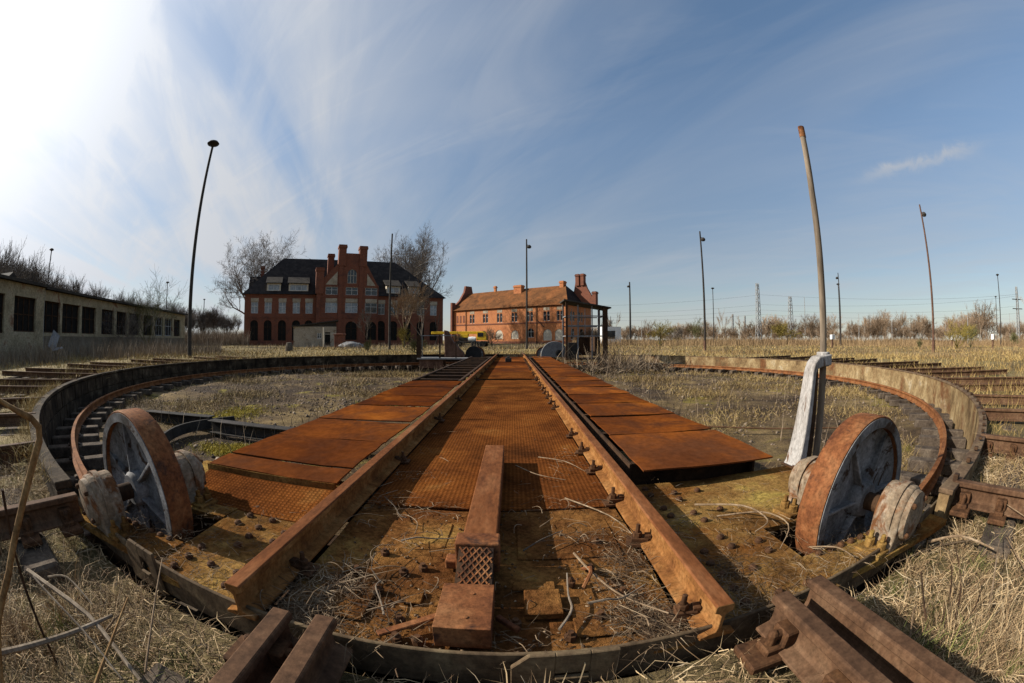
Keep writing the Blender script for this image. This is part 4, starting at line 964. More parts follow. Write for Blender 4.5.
# ------------------------------------------------------------------ buildings
def wall_panel(mb, u0, u1, w0, w1, holes, y=0., depth=.22, axis='x', flip=1):
    """vertical wall with real openings; local u along x (or y), reveals run inwards"""
    us = sorted({u0, u1, *[h[0] for h in holes], *[h[1] for h in holes]}); ws = sorted({w0, w1, *[h[2] for h in holes], *[h[3] for h in holes]})
    def P(u, dd, w): return (u, y + dd, w) if axis == 'x' else (y + dd * flip, u, w)
    for i in range(len(us) - 1):
        for j in range(len(ws) - 1):
            cu, cw = (us[i] + us[i + 1]) / 2, (ws[j] + ws[j + 1]) / 2
            if any(h[0] < cu < h[1] and h[2] < cw < h[3] for h in holes): continue
            mb.add([P(us[i], 0, ws[j]), P(us[i + 1], 0, ws[j]), P(us[i + 1], 0, ws[j + 1]), P(us[i], 0, ws[j + 1])], [(0, 1, 2, 3)])
    for h in holes:
        a, b, c, d = h[:4]
        mb.add([P(a, 0, c), P(b, 0, c), P(b, 0, d), P(a, 0, d), P(a, depth, c), P(b, depth, c), P(b, depth, d), P(a, depth, d)], [(0, 1, 5, 4), (1, 2, 6, 5), (2, 3, 7, 6), (3, 0, 4, 7)])
        if len(h) > 4 and h[4]:
            r = (b - a) / 2; cx = (a + b) / 2; cz = d - r
            for s in (-1, 1):
                pts = [(cx + s * r, d)] + [(cx + s * r * math.cos(q * PI / 12), cz + r * math.sin(q * PI / 12)) for q in range(0, 7)]
                if s < 0: pts.reverse()
                mb.add([P(p[0], .002, p[1]) for p in pts] , [tuple(range(len(pts)))])
def window(parent, u0, u1, w0, w1, y=0., depth=.16, glass='glass', mull=1, trans=.62, frame='white_frame', name='window', axis='x', flip=1):
    m = MB(); f = .07
    def bb(mb, a, b, d0, d1, c, d):
        if axis == 'x': mb.bb(a, b, y + d0, y + d1, c, d)
        else: mb.bb(min(y + d0 * flip, y + d1 * flip), max(y + d0 * flip, y + d1 * flip), a, b, c, d)
    for a, b, c, d in ((u0, u0 + f, w0, w1), (u1 - f, u1, w0, w1), (u0 + f, u1 - f, w0, w0 + f), (u0 + f, u1 - f, w1 - f, w1)): bb(m, a, b, depth - .06, depth, c, d)
    for k in range(1, mull + 1): c = u0 + (u1 - u0) * k / (mull + 1); bb(m, c - .035, c + .035, depth - .055, depth - .003, w0 + f, w1 - f)
    if trans: c = w0 + (w1 - w0) * trans; bb(m, u0 + f, u1 - f, depth - .05, depth - .006, c - .03, c + .03)
    o = m.build(name, frame, parent, local=True)
    g = MB(); bb(g, u0 + .01, u1 - .01, depth + .002, depth + .03, w0 + .01, w1 - .01); g.build('pane', glass, o, local=True)
    return o

def house_one():
    P0, P1 = Vector((-49.3, 66.1)), Vector((-14.2, 85.9)); rz = math.atan2(P1.y - P0.y, P1.x - P0.x)
    h = empty('gabled_house', (P0.x, P0.y, GROUND), 'big dark red brick house with tall stepped centre gable, twin turrets and slate roof', 'house', None, rz)
    L = 40.3; D = 14; E = 9.5; b0, b1 = 14.35, 26.45; BY = -1.0
    holes = []; wins = []
    us = [1.36, 4.1, 6.95, 9.75, 12.25]
    for u in us + [L - u - 1.42 for u in us]:
        holes.append((u, u + 1.42, 5.95, 8.05)); wins.append((u, u + 1.42, 5.95, 8.05, 'pale_glass' if u < 20 or u > 36 else 'glass'))
        holes.append((u - .1, u + 1.5, .9, 4.7, True)); wins.append((u - .1, u + 1.5, .9, 4.7, 'void'))
    m = MB()
    wall_panel(m, 0, b0, 0, E, [q for q in holes if q[1] < b0]); wall_panel(m, b1, L, 0, E, [q for q in holes if q[0] > b1])
    m.add([(0, 0, 0), (0, D, 0), (0, D, E), (0, 0, E), (L, 0, 0), (L, D, 0), (L, D, E), (L, 0, E)], [(0, 1, 2, 3), (4, 5, 6, 7), (1, 5, 6, 2)])
    # projecting bay with the gable
    bh = [(16.1, 18.5, 9.5, 11.0), (22.2, 24.7, 9.5, 11.0)]
    bay = []
    for a, b in ((16.1, 18.45), (20.0, 22.45), (23.9, 26.3)):
        bay.append((a, b, 6.1, 8.05)); bay.append((a + .1, b - .1, 1.0, 4.5, True))
    bay += [(16.1, 18.45, 9.5, 10.95), (20.05, 22.4, 9.5, 10.95), (23.9, 26.3, 9.5, 10.95)]
    wall_panel(m, b0, b1, 0, 11.2, bay, y=BY)
    wall_panel(m, 18.5, 23.95, 11.2, 17.5, [(20.3, 22.1, 11.7, 14.4, True)], y=BY)
    m.add([(b0, BY, 11.2), (18.5, BY, 11.2), (18.5, BY, 15.6)], [(0, 1, 2)]); m.add([(23.95, BY, 11.2), (b1, BY, 11.2), (23.95, BY, 15.6)], [(0, 1, 2)])
    for u in (b0, b1): m.add([(u, BY, 0), (u, 0.3, 0), (u, .3, 11.2), (u, BY, 11.2)], [(0, 1, 2, 3)])
    m.bb(18.5, 23.95, -.55, -.3, 11.2, 17.48)
    m.build('wall', 'brick_dark', h, local=True)
    for a, b, c, d, g in wins:
        if g == 'void':
            window(h, a, b, c, d, glass='void', mull=1, trans=.66, frame='dark_rust', name='window')
        else: window(h, a, b, c, d, glass=g)
    for q in bay:
        if len(q) > 4: window(h, *q[:4], y=BY, glass='void', frame='dark_rust')
        else: window(h, *q[:4], y=BY, glass='pale_glass' if q[0] < 23 and q[2] < 9 else 'glass')
    window(h, 20.3, 22.1, 11.7, 14.4, y=BY, glass='glass', mull=2, trans=.55, frame='board')
    # trims, piers, turrets, chimneys
    m = MB()
    for x0, x1, y in ((0, b0 - .01, 0), (b1 + .01, L, 0)):
        m.bb(x0, x1, y - .07, y - .002, 5.1, 5.3); m.bb(x0, x1, y - .12, y - .002, E - .35, E - .02)
    m.bb(b0, b1, BY - .07, BY - .002, 5.1, 5.3); m.bb(b0, b1, BY - .06, BY - .002, 8.95, 9.1)
    for u in (14.4, 18.6, 22.65, 25.95 + .45): m.bb(u - .02, u + .75 if u < 26 else u + .1, BY - .14, BY - .003, 0.0, 11.4 if u in (14.4,) or u > 26 else 17.3)
    m.build('string_courses', 'brick_dark', h, local=True)
    m = MB()
    for u in us + [L - u - 1.42 for u in us]: MB().bb(u - .08, u + 1.5, -.035, -.003, 8.08, 8.75).build('lintel', 'pale_plaster', h, local=True)
    for a, b in ((16.1, 18.45), (20.0, 22.45), (23.9, 26.3)): MB().bb(a + .05, b - .05, BY - .035, BY - .003, 8.1, 8.8).build('lintel', 'pale_plaster', h, local=True)
    m.prism([(16.0, 11.35), (18.3, 11.35), (18.3, 13.9)], (0, .04, 0), (0, BY - .043, 0)); m.build('plaster_panel', 'pale_plaster', h, local=True)
    m = MB(); m.prism([(24.2, 11.35), (25.9, 11.35), (24.2, 13.6)], (0, .04, 0), (0, BY - .043, 0))
    m.build('plaster_panel', 'pale_plaster', h, local=True)
    def stack(name, x0, x1, y0, y1, z0, z1, cap=True):
        m = MB(); m.bb(x0, x1, y0, y1, z0, z1)
        if cap: m.bb(x0 - .12, x1 + .12, y0 - .12, y1 + .12, z1 - .5, z1 - .1); m.bb(x0 - .06, x1 + .06, y0 - .06, y1 + .06, z1 + .001, z1 + .12)
        return m.build(name, 'brick_dark', h, local=True)
    stack('turret', 18.35, 19.85, BY - .2, .6, 15.0, 19.0); stack('turret', 22.5, 24.0, BY - .2, .6, 15.0, 18.9)
    stack('buttress', 14.1, 15.65, BY - .25, .5, 9.6, 14.4); stack('chimney', 16.6, 17.9, 3.2, 4.6, 12, 18.0)
    stack('chimney', 2.2, 2.9, 9, 9.8, 12, 16.2)
    # roofs
    m = MB(); o = .5; rz_ = 17.6
    V = [(-o, -o, E), (L + o, -o, E), (L + o, D + o, E), (-o, D + o, E), (7.2, 7, rz_), (31.6, 7, rz_)]
    m.add(V, [(0, 1, 5, 4), (1, 2, 5), (2, 3, 4, 5), (3, 0, 4), (0, 3, 2, 1)])
    m.add([(b0 + .3, BY + .3, 11.3), (b1 - .3, BY + .3, 11.3), (21.2, BY + .3, 15.8), (21.2, 7, 15.8), (b0 + .3, 7, 11.3), (b1 - .3, 7, 11.3)], [(0, 2, 3, 4), (1, 5, 3, 2), (0, 1, 2)])
    m.add([(-.3, 6.5, 9.5), (-.3, 13.5, 9.5), (-.3, 10, 14.2), (8, 6.5, 9.5), (8, 13.5, 9.5), (8, 10, 14.2)], [(0, 1, 2), (0, 2, 5, 3), (1, 4, 5, 2)])
    rf = m.build('roof', 'slate', h, local=True)
    for (a, b) in ((4.4, 7.2), (8.8, 12.7), (28.4, 31.2), (33.0, 35.2)):
        m = MB(); yb = .1
        wall_panel(m, a, b, E + .35, 11.6, [(a + .25, b - .25, E + .75, 11.35)], y=yb, depth=.15)
        for u in (a, b): m.add([(u, yb, E), (u, yb, 11.6), (u, 2.0, 11.6)], [(0, 1, 2)])
        d = m.build('dormer', 'board', h, local=True)
        m = MB(); m.prism([(yb - .35, 11.5), (3.4, 13.25), (3.4, 13.4), (yb - .35, 11.66)], (b - a + .5, 0, 0), (a - .25, 0, 0), (0, 1, 0), (0, 0, 1)); m.build('dormer_roof', 'tar_roof', d, local=True)
        k = 2 if b - a > 3 else 1
        window(d, a + .26, b - .26, E + .76, 11.34, y=yb, depth=.1, glass='pale_glass', mull=k, trans=0)
    return h
house_one()

def house_two():
    k_ = 1.25; P0, P1 = Vector((-13.8, 98.0)) * k_, Vector((10.2, 79.5)) * k_; rz = math.atan2(P1.y - P0.y, P1.x - P0.x)
    h = empty('brick_house', (P0.x, P0.y, GROUND - .24), 'sunlit orange brick house with long brown tiled roof and shuttered openings', 'house', None, rz); h.scale = (k_,) * 3
    L = 30.3; D = 10; E = 7.85
    pairs = [5.3, 9.25, 13.2, 17.1, 21.0, 24.95, 28.0]; holes = []; W = []
    for u in pairs:
        for k in (0, .82): holes.append((u + k, u + k + .66, 4.7, 6.6, True)); W.append((u + k, u + k + .66, 4.7, 6.6))
    low = [(12.8, 14.8, 1.2, 3.1, 1), (17.0, 18.9, 1.2, 3.0, 1), (21.2, 22.7, 1.5, 3.3, 0), (24.9, 26.9, .9, 3.1, 1), (27.6, 29.4, .9, 3.1, 1), (8.9, 10.3, 1.2, 3.0, 0)]
    for a, b, c, d, e in low: holes.append((a, b, c, d, True))
    m = MB(); wall_panel(m, 0, L, 0, E, holes); 
    # end walls and back
    m.add([(0, 0, 0), (0, D, 0), (0, D, E), (0, 5, 12.6), (0, 0, E)], [(0, 1, 2, 3, 4)]); m.add([(0, D, 0), (L, D, 0), (L, D, E), (0, D, E)], [(0, 1, 2, 3)])
    eh = [(1.2, 1.9, 4.6, 6.5, True), (2.2, 2.9, 4.6, 6.5, True), (4.6, 5.3, 4.6, 6.5, True), (5.6, 6.3, 4.6, 6.5, True), (1.4, 2.8, 1, 3.2, True), (5, 6.4, 1, 3.2, True)]
    wall_panel(m, 0, D, 0, E, eh, y=L, axis='y', flip=-1)
    m.build('wall', 'brick_orange', h, local=True)
    for a, b, c, d in W: window(h, a, b, c, d, mull=0, trans=.6, glass='glass')
    for a, b, c, d in [q[:4] for q in eh]: window(h, a, b, c, d, y=L, axis='y', flip=-1, mull=0)
    for a, b, c, d, e in low:
        if e:
            s = MB(); s.bb(a, b, .08, .12, c, d); s.bb(a, b, .06, .0795, c + (d - c) * .6, c + (d - c) * .6 + .1); s.build('shutter', 'board', h, local=True)
        else: window(h, a, b, c, d, mull=1, glass='void')
    m = MB(); m.bb(0, L, -.08, -.002, 4.25, 4.5); m.bb(0, L, -.16, -.002, E - .3, E - .02); m.bb(0, L, -.05, -.002, 0.01, .7)
    for u in (1.2, 2.2, 3.2): m.bb(u, u + .5, -.04, -.002, 4.9, 6.5)
    m.build('string_courses', 'brick_dark', h, local=True)
    m = MB()
    for u in pairs: MB().bb(u + .06, u + 1.44, -.03, -.002, 6.75, 7.35).build('lintel', 'pale_plaster', h, local=True)
    m = MB(); o = .45
    V = [(.3, -o, E - .15), (L + o, -o, E - .15), (L + o, D + o, E - .15), (.3, D + o, E - .15), (.3, 5, 12.1), (27.1, 5, 12.1)]
    m.add(V, [(0, 1, 5, 4), (2, 3, 4, 5), (0, 3, 2, 1), (0, 4, 3)]); m.build('roof', 'tile_brown', h, local=True)
    m = MB(); m.add([(L + o, -o, E - .148), (L + o, D + o, E - .148), (27.1, 5, 12.102)], [(0, 1, 2)]); m.build('shaded_hip', 'slate', h, local=True)  # dark slate colour stands for shade on this end of the roof
    m = MB()  # stepped parapet gable on the left end
    m.prism([(-.6, 0), (-.6, 9.6), (.5, 9.6), (.5, 9.0), (2.0, 10.2), (3.6, 12.4), (4.0, 13.9), (6.0, 13.9), (6.4, 12.4), (9, 9.0), (10.5, 9.6), (10.5, 0)], (.55, 0, 0), (-.3, 0, 0), (0, 1, 0), (0, 0, 1))
    m.build('parapet_gable', 'brick_dark', h, local=True)
    m = MB()  # gable on the rear right with its chimneys
    m.prism([(26.6, E), (28.2, 11), (28.6, 13.0), (30.6, 13.0), (31.2, 11.4), (33.4, E)], (0, .5, 0), (0, 6.5, 0)); m.build('parapet_gable', 'brick_dark', h, local=True)
    def stack(x0, x1, y0, y1, z0, z1, mt='brick_orange'):
        m = MB(); m.bb(x0, x1, y0, y1, z0, z1); m.bb(x0 - .1, x1 + .1, y0 - .1, y1 + .1, z1 - .45, z1 - .15); return m.build('chimney', mt, h, local=True)
    stack(14.9, 16.9, 3.6, 4.8, 9.5, 12.8); stack(26.0, 26.9, 4.4, 5.6, 11, 13.0); stack(8.3, 8.8, 4.8, 5.3, 11, 13.3); stack(28.7, 29.5, 6.2, 7.2, 12, 14.4, 'brick_dark'); stack(29.9, 30.6, 6.2, 7.2, 12, 14.4, 'brick_dark'); stack(32.6, 33.4, 6.0, 7.0, E, 10.6, 'brick_dark')
    MB().tube([(4.2, -.12, E - .2), (4.2, -.12, 0)], .07, 6).build('downpipe', 'mast', h, local=True)
    m = MB(); m.tube([(23.4, -.12, E - .2), (23.4, -.12, 0)], .07, 6); m.bar((23.4, -.12, 5.0), (25.2, -.12, 3.5), .1, .1); m.build('downpipe', 'mast', h, local=True)
house_two()

def shed():
    P0, P1 = Vector((-25.9, 7.5)), Vector((-39.7, 39.4)); t = (P1 - P0).normalized()
    rz = math.atan2(t.y, t.x)      # local +x runs away from the camera; the facade is local -y
    h = empty('long_shed', (P0.x, P0.y, GROUND - .05), 'long low plaster shed with a row of big dark broken windows', 'shed', None, rz)
    L = 34.8; X = lambda u: u
    W = [(4.7, 6.85), (7.4, 9.65), (10.25, 12.3), (13.5, 15.55), (16.3, 18.2), (18.95, 21.0), (22.2, 24.4), (25.2, 27.3), (28.1, 30.2), (31, 33)]
    holes = [(X(a) - .12, X(b) + .12, 1.5, 3.42) for a, b in W]
    m = MB(); wall_panel(m, 4.5, L, 0, 4.05, holes, depth=.3)
    m.add([(L, 0, 0), (L, 10, 0), (L, 10, 4.6), (L, 0, 4.05)], [(0, 1, 2, 3)]); m.add([(-9, 10, 0), (L, 10, 0), (L, 10, 4.6), (-9, 10, 4.6)], [(0, 1, 2, 3)])
    near = [(1.1, 3.55, 1.5, 3.4), (-2.3, .1, 1.4, 3.4), (-5.7, -3.4, 1.4, 3.4)]
    wall_panel(m, -9, 4.5, 0, 4.05, near, y=-.35, depth=.3)
    m.add([(X(4.5), -.35, 0), (X(4.5), 0, 0), (X(4.5), 0, 4.05), (X(4.5), -.35, 4.05)], [(0, 1, 2, 3)])
    m.bb(-9, 4.5, -.35, -.1, 4.051, 4.1)
    m.build('wall', 'shed_plaster', h, local=True)
    for a, b, c, d in holes: window(h, a, b, c, d, depth=.26, glass='void' if (a * 7) % 3 > 1 else 'glass', mull=2, trans=.55, frame='mast_grey' if (a * 5) % 2 > 1 else 'dark_rust')
    for a, b, c, d in near: window(h, a, b, c, d, y=-.35, depth=.26, glass='void', mull=3, trans=.5, frame='dark_rust')
    m = MB(); m.prism([(-.45, 4.06), (10.3, 4.65), (10.3, 4.85), (-.45, 4.22)], (L - 4.6 + .3, 0, 0), (4.6, 0, 0), (0, 1, 0), (0, 0, 1))
    m.prism([(-.75, 4.11), (10.3, 4.7), (10.3, 4.9), (-.75, 4.27)], (13.55, 0, 0), (-9, 0, 0), (0, 1, 0), (0, 0, 1)); m.prism([(.2, 4.25), (1.3, 4.25), (.75, 4.6)], (0, 4, 0), (0, -.3, 0)); m.build('roof', 'tar_roof', h, local=True)
    m = MB(); m.bb(4.52, L, -.05, -.002, .02, 1.3); m.build('plinth', 'plinth', h, local=True)
    m = MB(); m.tube([(X(4.7), -.12, 4.0), (X(4.7), -.12, .3)], .06, 6); m.build('downpipe', 'mast_grey', h, local=True)
shed()

# annex, junk heap, stump, crane machine
def annex():
    h = empty('plaster_hut', azd(-27.0, 62, GROUND), 'small pale plaster hut with slanting roof before the gabled house', 'hut', None, R(25))
    m = MB(); wall_panel(m, -3.0, 3.4, 0, 2.9, [(1.7, 2.5, .2, 2.1), (.55, 1.2, 1.2, 2.0)], depth=.15)
    m.add([(-3, 0, 0), (-3, 4, 0), (-3, 4, 2.9), (-3, 0, 2.9), (3.4, 0, 0), (3.4, 4, 0), (3.4, 4, 2.9), (3.4, 0, 2.9)], [(0, 1, 2, 3), (4, 5, 6, 7), (1, 5, 6, 2)]); m.build('wall', 'pale_plaster', h, local=True)
    m = MB(); m.prism([(-3.3, 2.85), (3.7, 3.7), (3.7, 3.85), (-3.3, 3.0)], (0, 4.6, 0), (0, -.3, 0)); m.prism([(-3, 2.6), (3.4, 2.6), (3.4, 3.65), (-3, 2.88)], (0, 3.9, 0), (0, .05, 0)); m.build('roof', 'tar_roof', h, local=True)
    m = MB(); m.bb(1.7, 2.5, .16, .2, .2, 2.1); m.build('door', 'void', h, local=True); window(h, .55, 1.2, 1.2, 2.0, depth=.12)
annex()
def blob(name, loc, size, mat, label, cat, seed=1):
    bm = bmesh.new(); bmesh.ops.create_icosphere(bm, subdivisions=4, radius=1)
    for v in bm.verts:
        k = 1 + .28 * mnoise.noise(v.co * 1.7 + Vector((seed, 0, 0))) + .1 * mnoise.noise(v.co * 5 + Vector((seed, 3, 0))); v.co = Vector((v.co.x * size[0] * k, v.co.y * size[1] * k, max(-.2, v.co.z) * size[2] * k))
    me = bpy.data.meshes.new(name); bm.to_mesh(me); bm.free(); me.materials.append(MT[mat]); me.polygons.foreach_set('use_smooth', [True] * len(me.polygons))
    o = bpy.data.objects.new(name, me); COL.objects.link(o); o.location = loc; return tag(o, label, cat)
blob('tarpaulin_heap', azd(-21.9, 54, GROUND + .25), (1.5, .9, .5), 'grey_metal', 'low greyish covered heap in the grass before the gabled house', 'heap', 4)
m = MB(); p = azd(-30.4, 38, GROUND); m.lathe([(.42, -.1), (.36, .15), (.34, .5), (.26, .75), (0, .8)], p, (.05, 0, 1), 14); tag(m.build('tree_stump', 'bark', bevel=.03), 'dark short stump in the grass left of the plaster hut', 'stump')
m = MB(); p = azd(-23.6, 55, GROUND); m.bb(p.x - .6, p.x + .6, p.y, p.y + 1, p.z, p.z + 1.6); m.bb(p.x - .7, p.x + .7, p.y - .1, p.y + 1.1, p.z + 1.6, p.z + 1.8); tag(m.build('brick_pier', 'brick_dark', bevel=.05), 'squat brick pier right of the plaster hut', 'pier')
m = MB(); p = azd(-25.6, 52, GROUND); m.tube([p, p + Vector((0, 0, 2.5))], .09, 8); m.bar(p + Vector((-.05, 0, 1.7)), p + Vector((1.5, .4, 1.7)), .05, .05); tag(m.build('fence_post', 'board'), 'pale thin post standing right before the plaster hut', 'post')

def crane_machine():
    o = azd(-6.6, 62, GROUND); h = empty('mobile_crane', o, 'yellow machine with long flat boom parked before the orange brick house', 'crane', None, R(-8))
    m = MB(); m.bb(-1.2, 4.4, -1.2, 1.2, .6, 1.0); m.bb(-.6, 1.0, -1.1, 1.1, 1.01, 1.6); ch = m.build('chassis', 'mast', h, bevel=.08, local=True)
    m = MB(); m.bb(-6.0, 2.4, -.3, .3, 2.25, 2.72); m.bb(-.5, .9, -.5, .5, 1.61, 2.24); m.build('boom', 'yellow_paint', h, bevel=.05, local=True)
    m = MB(); m.prism([(2.6, 1.16), (4.3, 1.16), (4.3, 1.9), (3.8, 2.7), (2.6, 2.7)], (0, 2.0, 0), (0, -1.0, 0)); c = m.build('cab', 'yellow_paint', h, bevel=.06, local=True)
    m = MB(); m.lathe([(0, -.7), (.4, -.65), (.45, 0), (.4, .65), (0, .7)], (1.75, -.75, 1.35), (1, 0, 0), 16); m.build('tank', 'white_paint', h, smooth=True, local=True)
    m = MB(); m.bb(2.8, 3.8, -1.03, -1.003, 1.75, 2.45); m.build('cab_window', 'glass', c, local=True)
    h.scale = (.82, .82, .82)
    for x in (-.7, 2.2, 3.6):
        for s in (-1, 1):
            w = MB().lathe([(0, -.17), (.3, -.17), (.55, -.17), (.6, -.1), (.6, .1), (.55, .17), (.3, .17), (0, .17)], (x, s * 1.2, .45), (0, 1, 0), 20).build('wheel', 'black_rubber', h, local=True, smooth=True)
    m = MB(); m.tube([(-4.6, -.1, 2.1), (-5.4, -.1, .1)], .09, 6); m.tube([(-4.4, -.1, 5.8), (-5.0, -.1, 2.7)], .06, 6); m.tube([(-5.4, -.1, 5.6), (-4.9, -.1, 2.7)], .06, 6); m.build('strut', 'mast', h, local=True)
crane_machine()
m = MB(); p = azd(13.0, 84, GROUND); m.bb(p.x - 1.5, p.x + 2.4, p.y, p.y + 3, p.z, p.z + 3.6); w_ = m.build('white_hut', 'white_paint'); tag(w_, 'white hut with dark window seen through the control cabin frame', 'hut')
MB().bb(p.x - .8, p.x + 1.2, p.y - .03, p.y - .003, p.z + 1.2, p.z + 2.8).build('window', 'glass', w_)
m = MB(); p = azd(-65.5, 24.5, GROUND); m.bar(p + Vector((0, 0, .55)), p + Vector((-.35, .6, 1.35)), .55, .04, (1, 0, .3)); m.bar(p + Vector((.05, .05, .5)), p + Vector((.25, .75, .62)), .4, .04, (.2, 0, 1)); tag(m.build('discarded_panels', 'grey_metal', bevel=.01), 'pale broken panels leaning at the shed wall below its windows', 'panels')

# ------------------------------------------------------------------ vegetation
def tri_mesh(name, V, T, mat, smooth=False):
    me = bpy.data.meshes.new(name); V = np.asarray(V, np.float32); T = np.asarray(T, np.int32)
    me.vertices.add(len(V)); me.vertices.foreach_set('co', V.ravel()); me.loops.add(T.size); me.loops.foreach_set('vertex_index', T.ravel())
    me.polygons.add(len(T)); me.polygons.foreach_set('loop_start', np.arange(0, T.size, 3, dtype=np.int32)); me.polygons.foreach_set('loop_total', np.full(len(T), 3, np.int32))
    me.materials.append(MT[mat]); me.update(calc_edges=True); me.validate()
    o = bpy.data.objects.new(name, me); COL.objects.link(o); return o
def blades(name, P, L, W, lean, mat, curl=.5, label=None):
    """each blade: a bent tapering strip; lean 0 = upright, 90 deg = flat"""
    n = len(P); az = rng.uniform(0, 2 * PI, n); ln = np.broadcast_to(lean, n)
    d0 = np.stack([np.cos(az) * np.sin(ln), np.sin(az) * np.sin(ln), np.cos(ln)], 1)
    az2 = az + rng.normal(0, .5, n) * curl * 1.6; ln2 = np.minimum(ln + rng.uniform(0, .9, n) * curl, 1.75)
    d1 = np.stack([np.cos(az2) * np.sin(ln2), np.sin(az2) * np.sin(ln2), np.cos(ln2)], 1)
    tw = rng.uniform(0, 2 * PI, n); s = np.stack([np.cos(tw), np.sin(tw), rng.normal(0, .4, n)], 1); s -= d0 * (s * d0).sum(1)[:, None]; s /= np.linalg.norm(s, axis=1)[:, None] + 1e-6
    L = np.broadcast_to(L, n)[:, None]; W = np.broadcast_to(W, n)[:, None] / 2
    a = P; b = P + d0 * L * .5; c = b + d1 * L * .5
    V = np.stack([a - s * W, a + s * W, b - s * W * .85, b + s * W * .85, c], 1).reshape(-1, 3)
    i = np.arange(n)[:, None] * 5; T = np.concatenate([i + [0, 1, 3], i + [0, 3, 2], i + [2, 3, 4]], 1).reshape(-1, 3)
    o = tri_mesh(name, V, T, mat); return tag(o, None, None, None, 'stuff')
def gzv(x, y): return np.array([ground_z(a, b) for a, b in zip(x, y)])
def clump(x, y, s, seed):
    return np.array([mnoise.noise(Vector((a * s + seed, b * s, seed))) for a, b in zip(x, y)])
def outside(x, y, m=.03): return np.hypot(x - CX, y - CY) > RP + m
def keep_off_rails(x, y):
    k = np.ones(len(x), bool); X, Y = x - CX, y - CY
    for deg in [.95] + [16.7 + 15.5 * i for i in range(7)] + [1.2 - 15.3 * i for i in range(1, 8)]:
        c, s_ = math.cos(R(deg)), math.sin(R(deg)); lx = X * c + Y * s_; ly = -X * s_ + Y * c
        offs = (-.73, .765, -.582, .945) if deg == .95 else (-.752, .752)
        for o_ in offs: k &= ~((np.abs(lx - o_) < .055) & (ly < -RP) & (ly > -RP - (2.3 if deg == .95 else 6.6)))
    return k

# matted dead straw round the camera and the near pit edge
n = 170000; x = rng.uniform(-4.2, 4.6, n); y = rng.uniform(-.6, 2.6, n)
dens = .62 + .6 * clump(x, y, 1.7, 3) + .25 * clump(x, y, 6., 13); k = outside(x, y, .05) & keep_off_rails(x, y) & (rng.uniform(0, 1, n) < dens); x, y = x[k], y[k]
z = gzv(x, y) + rng.uniform(-.01, .04, len(x)); L_ = np.where(rng.uniform(0, 1, len(x)) < .16, rng.uniform(.1, .22, len(x)), rng.uniform(.025, .09, len(x)))
blades('matted_straw', np.stack([x, y, z], 1), L_, rng.uniform(.0016, .0045, len(x)), rng.uniform(.8, 1.6, len(x)), 'straw', .9)
# longer tufts in the near corners
def tufts(name, cx, cy, rad, nt, nb, Lr, Wr, mat, lean=(.15, .9), seed=0):
    X = []; 
    for q in range(nt):
        a = rng.uniform(0, 2 * PI); r = rad * math.sqrt(rng.uniform()); X.append((cx + r * math.cos(a), cy + r * math.sin(a)))
    X = np.array(X); X = X[outside(X[:, 0], X[:, 1], .06)]
    X = np.repeat(X, nb, 0) + rng.normal(0, .03, (len(X) * nb, 2)); z = gzv(X[:, 0], X[:, 1]) - .01
    return blades(name, np.column_stack([X, z]), rng.uniform(*Lr, len(X)), rng.uniform(*Wr, len(X)), rng.uniform(*lean, len(X)), mat, .9)
tufts('long_dry_grass', 1.5, .3, .35, 30, 40, (.10, .28), (.0018, .004), 'straw', (.3, 1.3))
tufts('long_dry_grass', -1.9, .4, .8, 40, 40, (.12, .28), (.0018, .0038), 'straw', (.4, 1.2))
tufts('rooted_tussocks', 2.2, .25, 1.1, 22, 110, (.05, .17), (.0018, .004), 'straw', (.3, 1.4))
tufts('rooted_tussocks', -2.0, .3, .9, 16, 110, (.06, .2), (.0018, .004), 'straw', (.15, 1.25))
tufts('long_dry_grass', 3.0, .4, .8, 40, 40, (.07, .18), (.0018, .004), 'straw', (.5, 1.3))
tufts('green_grass', 1.95, .35, .7, 14, 26, (.06, .16), (.0025, .005), 'grass_green', (.2, 1.))
tufts('green_grass', 1.2, .42, .22, 6, 28, (.1, .24), (.003, .006), 'grass_green', (.1, .7))
tufts('green_grass', -1.15, .38, .5, 9, 24, (.08, .2), (.003, .005), 'grass_green', (.1, .8))

# grass of the yard around the pit, thinning and coarsening with distance
def ring_points(n, r0, r1, azlo=-100, azhi=100):
    u = rng.uniform(0, 1, n); d = r0 * (r1 / r0) ** u; a = np.radians(rng.uniform(azlo, azhi, n)); return d * np.sin(a), d * np.cos(a)
n = 150000; x, y = ring_points(n, 2.2, 34); cl = clump(x, y, .55, 8); k = outside(x, y, .1) & keep_off_rails(x, y) & (rng.uniform(0, 1, n) < (.55 + .8 * cl) * np.clip((np.hypot(x, y) - 2.) / 3, .15, 1)); x, y, cl = x[k], y[k], cl[k]; d = np.hypot(x, y)
blades('dry_grass', np.stack([x, y, gzv(x, y) - .02], 1), rng.uniform(.12, .34, len(x)) * (1 + .6 * cl) * np.clip(d / 9, .35, 1), np.clip(.0009 * d, .003, .022) * rng.uniform(.7, 1.3, len(x)), rng.uniform(.1, 1.15, len(x)), 'grass_mid', .7)
n = 90000; x, y = ring_points(n, 24, 150); cl = clump(x, y, .12, 5); k = outside(x, y, .3) & (rng.uniform(0, 1, n) < .7 + .6 * cl); x, y, cl = x[k], y[k], cl[k]; d = np.hypot(x, y)
blades('dry_grass', np.stack([x, y, gzv(x, y) - .03], 1), rng.uniform(.10, .36, len(x)) * (1 + .9 * cl), .0010 * d * rng.uniform(.7, 1.4, len(x)), rng.uniform(.2, 1.2, len(x)), 'grass_mid', .7)
